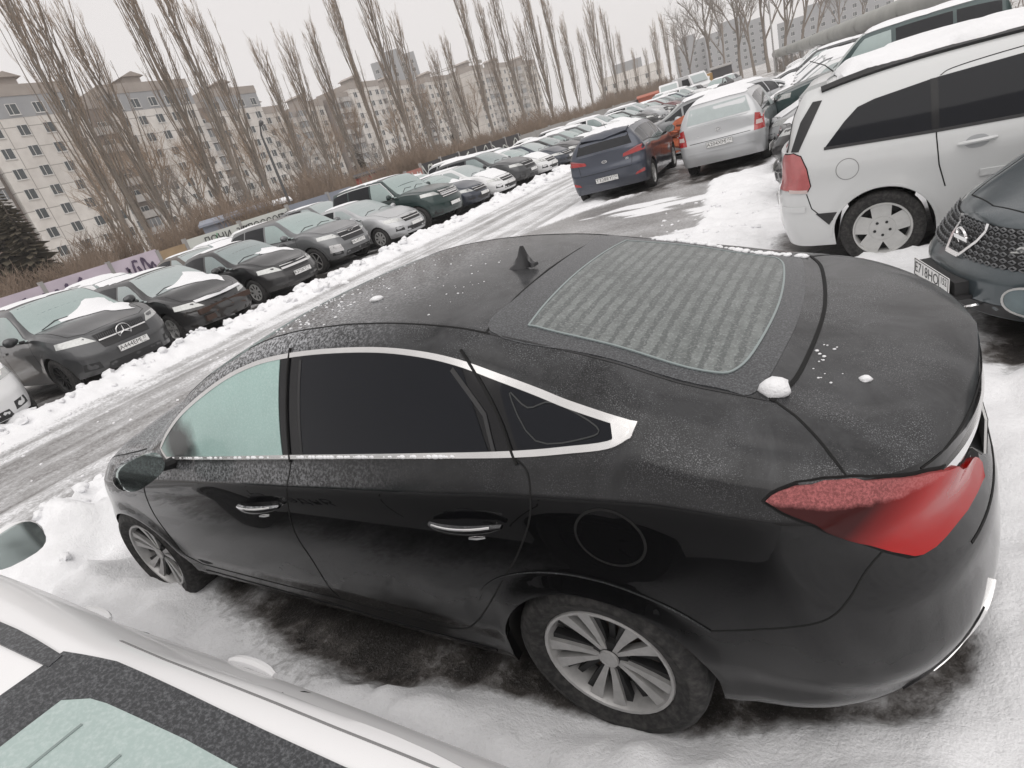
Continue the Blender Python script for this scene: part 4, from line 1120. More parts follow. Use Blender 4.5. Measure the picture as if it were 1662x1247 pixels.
    d2 = [('hatch', 17.2, -2.6, 'graphite', 'dark_hatchback', 'dark hatchback behind the graphite SUV, at the left edge', ('roofthin',)),
          ('sedan', 17.2, -5.0, 'grey', 'grey_saloon', 'grey saloon by the lilac graffiti fence, left of two white cars', ('roofthin',)),
          ('sedan', 16.6, -7.15, 'white', 'white_saloon', 'white saloon with snow on the roof behind the torn-front hatchback', ('roof', 'screen')),
          ('hatch', 19.6, -8.3, 'silver', 'silver_hatchback', 'silver hatchback farther back beside the white saloon', ('roof',)),
          ('sedan', 16.7, -10.0, 'brown', 'brown_saloon', 'brown saloon behind the black sedan with chrome grille bar', ('roofthin',)),
          ('sedan', 18.6, -12.4, 'pearl', 'snow_covered_sedan', 'snow covered pale sedan below the white lettered banner', ('roof', 'screen', 'bonnet', 'boot')),
          ('wagon', 18.3, -14.7, 'white', 'white_wagon', 'white wagon under thick snow right of the pale snow covered sedan', ('roof', 'screen', 'bonnet')),
          ('suv', 18.2, -17.5, 'grey', 'grey_offroader', 'grey off-roader with bare roof behind the silver sedan', ('roofthin',)),
          ('sedan', 18.2, -21.0, 'graphite', 'graphite_saloon', 'graphite saloon behind the tall dark green SUV', ('roof',)),
          ('sedan', 18.2, -25.0, 'white', 'white_compact', 'white compact sedan behind the row just past the green SUV', ('roof', 'bonnet')),
          ('suv', 18.2, -29.5, 'silver', 'silver_suv', 'silver SUV in the second row behind the white sedan', ('roof',)),
          ('hatch', 18.2, -34.0, 'black', 'black_compact', 'black compact in the second row behind the navy hatchback', ('roof',)),
          ('sedan', 18.2, -39.0, 'white', 'white_limousine', 'white sedan in the second row above the grey sedan', ('roof', 'screen')),
          ('wagon', 18.2, -45.0, 'grey', 'grey_wagon', 'grey wagon far along the second row under snow', ('roof', 'screen'))]
    for i, (kd, nx, ny, col, nm, lb, sn) in enumerate(d2): put_car(nm, kd, nose_at(kd, nx, ny, PI), PI, PT[col], lb, g2, snow=sn, var=i % 3)
    # ---- right row, noses towards the road
    g3 = 'cars in the right row facing the road'
    d3 = [('hatch', .50, -7.85, 'black', 'black_car', 'black car with pale headlight just behind the tail of the white people carrier', ('bonnet', 'roof', 'screen')),
          ('sedan', .85, -10.4, 'black', 'black_notchback', 'black notchback with yellowed headlight, second behind the white people carrier', ('bonnet', 'roof', 'screen')),
          ('hatch', 1.25, -12.6, 'silver', 'snowy_silver_car', 'silver car under deep snow in front of the dark off-road wagon', ('bonnet', 'roof', 'screen')),
          ('bigsuv', 1.45, -15.0, 'olive', 'dark_off_road_wagon', 'tall dark off-road wagon with a slab of snow on its roof', ('roof',)),
          ('sedan', 2.3, -17.4, 'white', 'snowed_white_sedan', 'white sedan buried in snow, first behind the dark off-road wagon', ('bonnet', 'roof', 'screen')),
          ('hatch', 2.5, -19.6, 'grey', 'snowed_grey_hatchback', 'grey hatchback buried in snow, second behind the dark off-road wagon', ('bonnet', 'roof', 'screen')),
          ('sedan', 2.7, -21.8, 'black', 'snowed_black_sedan', 'black sedan buried in snow, third behind the dark off-road wagon', ('bonnet', 'roof', 'screen')),
          ('wagon', 2.9, -24.2, 'silver', 'snowed_silver_wagon', 'silver wagon buried in snow, fourth behind the dark off-road wagon', ('bonnet', 'roof', 'screen')),
          ('hatch', 3.1, -26.6, 'navy', 'snowed_navy_hatchback', 'navy hatchback buried in snow, fifth behind the dark off-road wagon', ('bonnet', 'roof', 'screen')),
          ('sedan', 3.3, -29.0, 'white', 'snowed_white_saloon', 'white saloon buried in snow, sixth behind the dark off-road wagon', ('bonnet', 'roof', 'screen')),
          ('suv', 3.5, -31.6, 'graphite', 'snowed_dark_suv', 'dark SUV buried in snow, seventh behind the dark off-road wagon', ('bonnet', 'roof', 'screen')),
          ('sedan', 3.7, -34.2, 'grey', 'snowed_grey_sedan', 'grey sedan buried in snow, eighth behind the dark off-road wagon', ('bonnet', 'roof', 'screen')),
          ('hatch', 3.9, -37.0, 'maroon', 'snowed_red_hatchback', 'dark red hatchback buried in snow far down the right row', ('bonnet', 'roof', 'screen')),
          ('sedan', 4.1, -40.0, 'white', 'far_snowed_sedan', 'white sedan buried in snow just past the dark red hatchback in the right row', ('bonnet', 'roof', 'screen')),
          ('hatch', 4.3, -43.4, 'black', 'far_snowed_hatchback', 'black hatchback under snow, third from the end of the right row', ('bonnet', 'roof', 'screen')),
          ('sedan', 4.6, -47.5, 'silver', 'far_snowed_saloon', 'silver sedan under snow, last but one of the right row', ('bonnet', 'roof', 'screen')),
          ('suv', 5.0, -52.0, 'white', 'far_snowed_suv', 'white SUV under snow at the very end of the right row', ('bonnet', 'roof', 'screen'))]
    for i, (kd, nx, ny, col, nm, lb, sn) in enumerate(d3):
        put_car(nm, kd, nose_at(kd, nx, ny, 0), 0, PT[col], lb, g3, snow=sn, var=i % 3)
    # ---- a farther block of cars across the end of the lot
    g4 = 'small cars far off at the end of the lot'
    cols = ['black', 'grey', 'white', 'silver', 'navy', 'graphite']
    words = ['black', 'grey', 'white', 'silver', 'navy', 'graphite']
    for i in range(6):
        kd = ('sedan', 'hatch', 'suv')[i % 3]; x = 9.0 - 1.9 * i % 11; y = -62 - 3.4 * (i // 4) - (i % 4) * .6
        ordn = ('nearest', 'second nearest', 'third nearest', 'fourth nearest', 'fifth nearest', 'sixth nearest', 'seventh nearest', 'eighth nearest', 'ninth nearest', 'farthest')[i]
        put_car('distant_car', kd, (11.5 + 2.7 * (i % 3) + .4 * (i // 3), -63 - 7.0 * (i // 3)), R(80), PT[cols[i % 6]], 'tiny %s car, %s of the cars crossing the far end of the lot' % (words[i % 6], ordn), g4, snow=('roof', 'bonnet'), var=i % 3, plate_side='')
    # ---- white people carrier on the right
    o = put_car('white_people_carrier', 'mpv', (-.80, -4.80), PI, PT['pearl'], 'white people carrier with dark rear glass, tall red tail lamp and snow on its roof', snow=(), skip=('side_window', 'quarter_window', 'tail_lamp', 'door_gap', 'door_handle', 'window_trim', 'rear_screen'), plate_side='B')
    S = SHAPES['mpv']; k = S.k
    for ax in ('L', 'R'):
        sg = 1 if ax == 'L' else -1
        # glass band
        q1 = [(-.40, 1.085), (.36, 1.045), (.36, 1.415), (-.02, 1.375), (-.14, 1.345), (-.24, 1.26)]
        S.panel('quarter_window', ax, q1, M_DARKGLASS, o, .004, .06)
        S.panel('side_window', ax, [(.40, 1.043), (1.18, 1.01), (1.18, 1.44), (.40, 1.418)], M_DARKGLASS, o, .004, .06)
        S.panel('side_window', ax, [(1.24, 1.008), (2.2, .985), (1.9, 1.24), (1.65, 1.36), (1.45, 1.43), (1.24, 1.44)], M_FROST, o, .004, .06)
        S.ribbon('window_trim', ax, q1[:1] + [(.36, 1.04), (1.2, 1.005), (2.2, .98)], .022, M_BLACK, o, .006, .1)
        S.ribbon('window_pillar', ax, [(.38, 1.045), (.38, 1.416)], .05, M_GLOSSBLACK, o, .0055, .1)
        S.ribbon('door_gap', ax, [(.36, 1.40), (.385, 1.2), (.385, 1.0), (.40, .78), (.44, .60)], .009, M_GAP, o, .002, .05)
        S.ribbon('door_gap', ax, [(1.21, 1.0), (1.21, .7), (1.22, .30)], .009, M_GAP, o, .002, .05)
        S.ribbon('roof_rail', ax, [(x, float(S.fr[0](x)) + .045) for x in np.linspace(-.40, 1.5, 14)], .030, M_BLACK, o, .028, .1, .01)
        S.ribbon('sliding_door_seam', ax, spline2([(.42, 1.425), (.50, 1.455), (.8, 1.475), (1.3, 1.485)], 4), .006, M_GAP, o, .002, .05)
        # handle on its bracket
        m = MB(); pts = []
        for t in np.linspace(0, 1, 8):
            l, n = S.hit(ax, .52 + .24 * t, .905); pts.append(l + n * (.012 + .028 * math.sin(PI * t)**.6))
        m.tube(pts, [.010, .015, .016, .016, .016, .016, .015, .010], 8); m.build('door_handle', PT['pearl'], o, True)
        S.panel('handle_recess', ax, [tuple(p) for p in spline2([(.56, .90), (.60, .945), (.68, .945), (.72, .90), (.68, .86), (.60, .86)], 4, True)], simple('recess_grey', (.35, .36, .37), .4), o, .001, .04)
        S.ribbon('fuel_flap_gap', ax, [(-.235 + .085 * math.cos(t), .885 + .085 * math.sin(t)) for t in np.linspace(0, 2 * PI, 32)[:-1]], .006, simple('seam_grey', (.22, .22, .22), .6), o, .0015, .03, closed=True)
        S.ribbon('side_moulding', ax, [(.66, .66), (1.3, .645), (2.2, .63)], .05, PT['pearl'], o, .014, .1)
        S.ribbon('wheel_arch_lip', ax, [(.395 * math.cos(t), .305 + .395 * math.sin(t)) for t in np.linspace(.05, PI - .05, 22)], .018, PT['pearl'], o, .008, .05)
        # tall lamp on the tail corner, wrapped round
        tl = [(-.70, .78), (-.55, .76), (-.525, .80), (-.545, .95), (-.585, 1.06), (-.64, 1.09), (-.72, 1.08)]
        S.panel('tail_lamp_seal', ax, [tuple(q) for q in offset_poly(tl, -.008)], M_GAP, o, .003, .05)
        S.panel('tail_lamp', ax, tl, M_REDPALE, o, .010, .04, .012)
        S.panel('tail_lamp', 'B', [(sg * .60, .78), (sg * .84, .78), (sg * .83, 1.07), (sg * .66, 1.08)], M_REDPALE, o, .008, .05, .01)
        S.panel('tail_lamp_lower', ax, [(-.695, .762), (-.55, .745), (-.55, .772), (-.695, .79)], simple('lamp_clear', (.55, .45, .43), .2), o, .0125, .05)
        S.ribbon('bumper_strip', ax, [(-.78, .615), (-.58, .60)], .05, PT['pearl'], o, .010, .05)
        S.ribbon('bumper_gap', ax, [(-.56, .735), (-.53, .60), (-.47, .53), (-.365, .47)], .008, M_GAP, o, .002, .05)
        S.panel('bumper_gap_corner', ax, [(-.50, .545), (-.33, .535), (-.40, .43)], M_BLACK, o, .006, .05)
    # glass tailgate, gloss black pillar, spoiler, wiper
    S.panel('tailgate_glass', 'B', [(-.72, 1.10), (.72, 1.10), (.60, 1.46), (-.60, 1.46)], M_DARKGLASS, o, .006, .07)
    for sg in (-1, 1):
        S.panel('tailgate_pillar', 'L' if sg > 0 else 'R', [(-.66, 1.105), (-.60, 1.10), (-.40, 1.46), (-.47, 1.465), (-.57, 1.33)], M_BLACK, o, .006, .05)
    V, F = S.patch('T', [(-.36, -.58), (-.30, 0), (-.36, .58), (-.56, .54), (-.62, 0), (-.56, -.54)], .03, .08, .03); add('roof_spoiler', V, F, PT['pearl'], o, sharp=50)
    l, n = S.hit('T', -.30, 0); MB().tube([l + Vector((0, 0, -.01)), l + Vector((-.10, 0, .10)), l + Vector((-.22, 0, .17))], [.008, .005, .004], 6).build('roof_aerial', M_BLACK, o, True)
    pl = [(1.4, -.60), (1.5, 0), (1.4, .60), (.5, .615), (-.28, .60), (-.33, 0), (-.28, -.60), (.5, -.615)]
    V, F = snow_vf(S, [tuple(q) for q in wobble(pl, .025, 3)], .075, .06, .10, 5, .4); add('snow_cover', V, F, M_SNOW, o, sharp=60)
    # ---- petrol grey car nose at the right edge
    rz = R(16); kd = 'hatch'
    o = put_car('petrol_grey_car', kd, nose_at(kd, -1.12, -2.35, rz), rz, PT['petrol'], 'petrol grey car nose with a mesh grille and round badge at the right edge', plate_side='', skip=('grille', 'grille_bar', 'air_intake', 'fog_lamp_recess', 'licence_plate'))
    S = SHAPES[kd]; xf = S.xf
    gp = [(-.30, .50), (.62, .50), (.70, .60), (.66, .70), (-.34, .70)]
    gp = [(-.62, .52), (.62, .52), (.70, .60), (.64, .70), (-.64, .70), (-.70, .60)]
    gr = S.panel('grille', 'F', gp, simple('grille_dark', (.008, .008, .009), .6), o, .004, .06)
    m = MB()
    for r_ in range(7):
        z = .525 + r_ * .027
        for c_ in range(24):
            y = -.62 + c_ * .053 + (r_ % 2) * .0265
            if abs(y) > .60: continue
            l, n = S.hit('F', y, z); l = l + n * .010
            t = n.cross(Vector((0, 0, 1))).normalized()
            for a, b in (((-.022, 0), (0, .012)), ((0, .012), (.022, 0)), ((-.022, 0), (0, -.012)), ((0, -.012), (.022, 0))):
                m.tube([l + t * a[0] + Vector((0, 0, a[1])), l + t * b[0] + Vector((0, 0, b[1]))], .0042, 4, cap=False)
    m.build('grille_mesh', simple('mesh_grey', (.16, .165, .17), .45, .3), gr, True)
    for sg in (-1, 1): S.ribbon('grille_chrome', 'F', [(sg * .08, .515), (sg * .15, .60), (sg * .17, .705)], .022, M_CHROME, o, .022, .03)
    S.ribbon('grille_chrome', 'F', [(-.08, .515), (.08, .515)], .020, M_CHROME, o, .022, .03)
    l, n = S.hit('F', 0, .61); m = MB(); ring(m, .068, .012, 'x'); m.box(-.003, .010, -.088, .088, -.014, .014)
    e = m.build('emblem', M_CHROME, o, True); e.location = l + Vector((.035, 0, 0)); e.rotation_euler = (0, R(8), 0)
    m = MB().box(xf - .04, xf + .065, -.31, .31, .325, .345); m.box(xf - .03, xf + .05, -.28, .28, .345, .425)
    pb = m.build('plate_bracket', M_BLACK, o)
    p_ = plate(o, (xf + .070, 0, .395), (R(88), 0, R(90)), 'E718HO', region='152')
    for sg in (-1, 1):
        fp = [(sg * (.60 + .105 * math.cos(t)), .36 + .085 * math.sin(t)) for t in np.linspace(0, 2 * PI, 28)[:-1]]
        S.panel('fog_lamp', 'F', fp, simple('fog_glass', (.10, .14, .15), .15, .2, .8, var=.5, scale=9), o, .004, .04)
        S.ribbon('fog_lamp_rim', 'F', fp, .010, M_RIMGREY, o, .009, .04, closed=True)
    l, n = S.hit('F', .36, .30); m = MB(); ring(m, .045, .014, 'z', (0, 0, 0), 20)
    e = m.build('tow_hook', M_CHROME, o, True); e.location = l + Vector((.04, 0, .0)); e.rotation_euler = (R(25), 0, 0)
    S.panel('lower_intake', 'F', [(-.55, .24), (.55, .24), (.50, .32), (-.50, .32)], M_BLACK, o, .005, .1)
    link(bpy.data.objects.new('snow_cover', snow_mesh(kd, 'screen', 1)), o)
    # ---- slate blue hatchback and silver wagon seen from behind
    rz = R(-85)
    o = put_car('slate_blue_hatchback', 'hatch', tail_at('hatch', 4.30, -10.9, rz), rz, PT['blue'], 'slate blue hatchback seen from behind with a dark rear screen, snow on its roof', snow=('roof',), mapping={'frosted_glass': M_DARKGLASS}, txt='T328EY', region='152', plate_side='', skip=('tail_lamp',))
    S = SHAPES['hatch']
    l, n = S.hit('B', 0, .50); plate(o, tuple(l + Vector((-.012, 0, 0))), (R(94), 0, R(-90)), 'T328EY', region='152')
    emblem_oval(o, S, 'B', .86, .062, .032, 'H')
    for sg in (-1, 1):
        S.panel('tail_lamp', 'B', [(sg * .42, .865), (sg * .86, .90), (sg * .87, 1.0), (sg * .76, .985), (sg * .44, .93)], M_RED, o, .010, .05)
        S.panel('tail_lamp_rime', 'B', [(sg * .46, .935), (sg * .76, .992), (sg * .86, 1.004), (sg * .86, 1.02), (sg * .74, 1.01)], M_REDPALE, o, .011, .05)
        S.panel('reflector', 'B', [(sg * .62, .44), (sg * .82, .47), (sg * .82, .54), (sg * .66, .49)], M_RED, o, .006, .05)
    S.ribbon('tailgate_gap', 'B', [(-.62, .88), (-.58, .66), (.58, .66), (.62, .88)], .010, M_GAP, o, .002, .06)
    t = link(bpy.data.objects.new('badge_lettering', text_mesh('i30', .065, M_CHROME)), o); l, n = S.hit('B', -.50, .82); t.location = l + Vector((-.01, 0, 0)); t.rotation_euler = (R(90), 0, R(-90))
    V, F = S.patch('T', [(-.25, -.56), (-.20, 0), (-.25, .56), (-.44, .52), (-.50, 0), (-.44, -.52)], .035, .08, .03); add('roof_spoiler', V, F, PT['blue'], o, sharp=50)
    l, n = S.hit('T', -.05, 0); MB().tube([l, l + Vector((-.12, 0, .16))], .004, 5).build('roof_aerial', M_BLACK, o)
    rz = R(-88)
    o = put_car('silver_wagon', 'wagon', tail_at('wagon', 1.95, -11.35, rz), rz, PT['silver'], 'silver wagon seen from behind with frosted rear screen and upright red lamps', snow=('roof',), var=1, plate_side='', skip=('tail_lamp',))
    S = SHAPES['wagon']
    l, n = S.hit('B', 0, .64); plate(o, tuple(l + Vector((-.012, 0, 0))), (R(94), 0, R(-90)), 'A204XM', region='152')
    emblem_oval(o, S, 'B', .90, .055, .045, 'bolt')
    for sg in (-1, 1):
        S.panel('tail_lamp', 'B', [(sg * .66, .70), (sg * .85, .70), (sg * .84, .98), (sg * .70, 1.02)], M_RED, o, .010, .05)
        S.panel('tail_lamp_clear', 'B', [(sg * .70, .80), (sg * .82, .80), (sg * .81, .88), (sg * .71, .88)], simple('lamp_clear', (.55, .45, .43), .2), o, .013, .05)
    S.ribbon('tailgate_gap', 'B', [(-.60, .72), (.60, .72)], .010, M_GAP, o, .002, .06)
    S.ribbon('bumper_strip', 'B', [(-.66, .52), (.66, .52)], .03, PT['silver'], o, .012, .1)
    t = link(bpy.data.objects.new('badge_lettering', text_mesh('OPEL', .05, M_CHROME)), o); l, n = S.hit('B', .42, .82); t.location = l + Vector((-.01, 0, 0)); t.rotation_euler = (R(90), 0, R(-90))
    # ---- wrecked car with a bare rusty front between them, and a crumpled grey one behind
    rz = R(70)
    o = put_car('wrecked_silver_car', 'hatch', nose_at('hatch', 3.75, -15.3, rz), rz, PT['silver'], 'wrecked silver car showing an orange rusted engine bay between the blue hatchback and silver wagon', plate_side='', skip=('grille', 'grille_bar', 'headlight', 'air_intake', 'fog_lamp_recess'), snow=('roof',))
    M_RUST = simple('orange_rust', (.34, .085, .035), .85, var=.6, scale=9)
    S = SHAPES['hatch']; V, F = S.patch('F', [(-.82, .30), (.82, .30), (.84, .70), (.5, .86), (-.5, .86), (-.84, .70)], .02, .09, .02)
    add('bare_front', [v + Vector((rn.uniform(-.06, .06), rn.uniform(-.02, .02), rn.uniform(-.03, .03))) for v in V], F, M_RUST, o, smooth=False)
    V, F = S.patch('T', [(2.4, -.80), (2.4, .80), (3.2, .74), (3.35, 0), (3.2, -.74)], .03, .12, .02)
    add('bare_engine_bay', [v + Vector((0, rn.uniform(-.03, .03), rn.uniform(-.02, .09))) for v in V], F, M_RUST, o, smooth=False)
    m = MB()
    for i in range(14): m.tube([(3.0 + rn.uniform(0, .5), rn.uniform(-.7, .7), .55 + rn.uniform(0, .4)), (3.1 + rn.uniform(0, .5), rn.uniform(-.7, .7), .5 + rn.uniform(0, .45))], .03, 5)
    m.build('bent_frame_parts', simple('rust_dark', (.12, .04, .025), .9, var=.5), o)
    rz = R(195)
    o = put_car('crumpled_grey_car', 'sedan', nose_at('sedan', 1.25, -19.6, rz), rz, PT['grey'], 'grey car with a buckled bonnet and broken headlight beside the silver wagon', snow=('roof', 'screen'), plate_side='')
    S = SHAPES['sedan']; V, F = S.patch('T', [(2.22, -.66), (2.22, .66), (3.1, .56), (3.1, -.56)], .03, .12, .02)
    add('buckled_bonnet', [v + Vector((0, 0, .34 * math.sin(min(1, max(0, (v.x - 2.22) / .9)) * PI * .62))) for v in V], F, PT['grey'], o)
    add('bonnet_snow', [v + Vector((0, 0, .05 + .34 * math.sin(min(1, max(0, (v.x - 2.22) / .9)) * PI * .62))) for v in V], F, M_SNOW, o)

def near_white_car():
    """white liftback beside the sedan, its tail under the camera"""
    kd = 'lift'; ox, oy = .24, 2.345
    W_ = paint('white_lacquer', (.80, .80, .805), 0, .10, 0, .4, coat=.35, spec=.2)
    o = put_car('white_liftback', kd, (ox, oy), 0, W_, 'white liftback in the bottom left corner with frosted rear screen and black glass border', plate_side='B', mapping={'silver_wheel': M_ALLOYDARK}, skip=('rear_screen', 'tail_lamp', 'quarter_window', 'window_trim', 'side_window', 'mirror', 'door_handle'))
    S = SHAPES[kd]; k = S.k
    for ax in ('L', 'R'):
        sg = 1 if ax == 'L' else -1
        if ax == 'L': side_glass(S, o, ax, .66, 1.0, M_RIMEBLACK, step=.05)
        side_glass(S, o, ax, 1.06, 2.05, M_FROST, step=.05)
        S.ribbon('window_trim', ax, [(x, float(S.fb[0](x)) + .012) for x in np.linspace(1.06, 2.1, 12)], .02, M_BLACK, o, .006, .1)
        S.ribbon('tailgate_gap', 'T', [(x, sg * (float(S.fc[1](x)) + .055)) for x in np.linspace(-.85, .20, 10)], .004, simple('seam_grey', (.22, .22, .22), .6), o, .0015, .1)
        mirror_parts(o, 2.02, sg * .84, .985, W_, sg, sz=.95)
        for hx in (.38, 1.28):
            pts = [S.hit(ax, hx + .2 * t, .80)[0] + S.hit(ax, hx + .2 * t, .80)[1] * (.004 + .010 * math.sin(PI * t)**.6) for t in np.linspace(0, 1, 8)]
            MB().tube(pts, [.008, .013, .015, .015, .015, .015, .013, .008], 8).build('door_handle', W_, o, True)
        # taxi lettering on the flank
        for txt, x, z, sz in (('Яндекс', 1.78, .50, .17), ('Go', 2.20, .50, .20)):
            t = link(bpy.data.objects.new('door_lettering', text_mesh(txt, sz, M_INK)), o)
            l, n = S.hit(ax, x, z); t.location = l + n * .004; t.rotation_euler = (R(90), 0, R(180) if sg > 0 else 0)
        m = MB()
        for i in range(3):
            for j in range(4):
                if (i + j) % 2 == 0:
                    x = 2.36 + i * .05; z = .44 + j * .045; l, n = S.hit(ax, x, z); m.box(x, x + .05, l.y + sg * .001, l.y + sg * .005, z, z + .045)
        m.build('door_chequer', M_INK, o)
    # outlines of the rear screen and the side glass tail taken from the picture and cast on the skin
    org = Vector(CAM) - Vector((ox, oy, 0))
    def cast(pts):
        r_ = []
        for u_, v_ in pts:
            l_ = S.bvh.ray_cast(org, ray(u_, v_).normalized())[0]
            if l_ is not None: r_.append(l_)
        return r_
    def both(pts, tail):
        e = [(l_.x, l_.y) for l_ in cast(pts)]; e += [(x_, -abs(y_)) for x_, y_ in tail]
        return e + [(x_, -y_) for x_, y_ in reversed(e)]
    ob = both([(104, 1059), (135, 1064), (189, 1076), (236, 1096), (303, 1127), (387, 1167), (470, 1206), (560, 1247)], [(-.62, .62)])
    S.panel('rear_screen_border', 'T', ob, M_RIMEBLACK, o, .003, .05)
    ib = both([(101, 1140), (148, 1137), (175, 1145), (230, 1170), (303, 1204), (381, 1247)], [(-.54, .53)])
    S.panel('rear_screen', 'T', ib, frosted('pale_rime_glass', (.36, .45, .43), .5), o, .005, .05)
    tail = cast([(2, 1012), (30, 1024), (60, 1040), (102, 1066), (80, 1085), (40, 1066), (2, 1048)])
    if len(tail) > 4:
        fwd = [tail[-1] + (tail[-1] - tail[-2]) * 4, tail[0] + (tail[0] - tail[1]) * 4]
        S.panel('side_window', 'T', [(q.x, q.y) for q in tail] + [(q.x, q.y) for q in fwd], M_RIMEBLACK, o, .004, .04)
    for i in range(7):
        x = -.50 + i * .09; S.ribbon('heating_wire', 'T', [(x, -.42), (x, .42)], .004, simple('wire', (.22, .27, .26), .6), o, .0065, .1)
    return o
# ------------------------------------------------------------------ ground
_rs = np.random.RandomState(11)
_perm = _rs.rand(512, 512)
def vnoise(x, y):
    xi = np.floor(x).astype(int); yi = np.floor(y).astype(int); fx = x - xi; fy = y - yi
    fx = fx * fx * (3 - 2 * fx); fy = fy * fy * (3 - 2 * fy)
    g = lambda a, b: _perm[a % 512, b % 512]
    return (g(xi, yi) * (1 - fx) + g(xi + 1, yi) * fx) * (1 - fy) + (g(xi, yi + 1) * (1 - fx) + g(xi + 1, yi + 1) * fx) * fy
def fbm(x, y, sc, oct=4, gain=.5):
    s = 0; a = 1; t = 0
    for o in range(oct):
        s = s + a * vnoise(x * sc + 17.3 * o, y * sc + 5.1 * o); t += a; a *= gain; sc *= 2.03
    return s / t
def box_mask(x, y, x0, x1, y0, y1, soft): return smooth01(x0 - soft, x0 + soft, x) * (1 - smooth01(x1 - soft, x1 + soft, x)) * smooth01(y0 - soft, y0 + soft, y) * (1 - smooth01(y1 - soft, y1 + soft, y))
def poly_dist(x, y, P):
    """signed distance to a polygon, negative inside"""
    d = np.full(x.shape, 1e9); ins = np.zeros(x.shape, bool); n = len(P)
    for i in range(n):
        x0, y0 = P[i]; x1, y1 = P[(i + 1) % n]; ex, ey = x1 - x0, y1 - y0
        t = np.clip(((x - x0) * ex + (y - y0) * ey) / (ex * ex + ey * ey), 0, 1)
        d = np.minimum(d, np.hypot(x - x0 - t * ex, y - y0 - t * ey))
        c = ((y0 > y) != (y1 > y)) & (x < (x1 - x0) * (y - y0) / (y1 - y0 + 1e-12) + x0); ins ^= c
    return np.where(ins, -d, d)
PUDDLE = [(5.7, -8.6), (4.6, -10.4), (3.2, -11.4), (2.1, -11.0), (1.9, -9.6), (1.55, -7.6), (1.35, -5.4), (1.9, -4.6), (3.2, -5.4), (4.6, -6.6)]
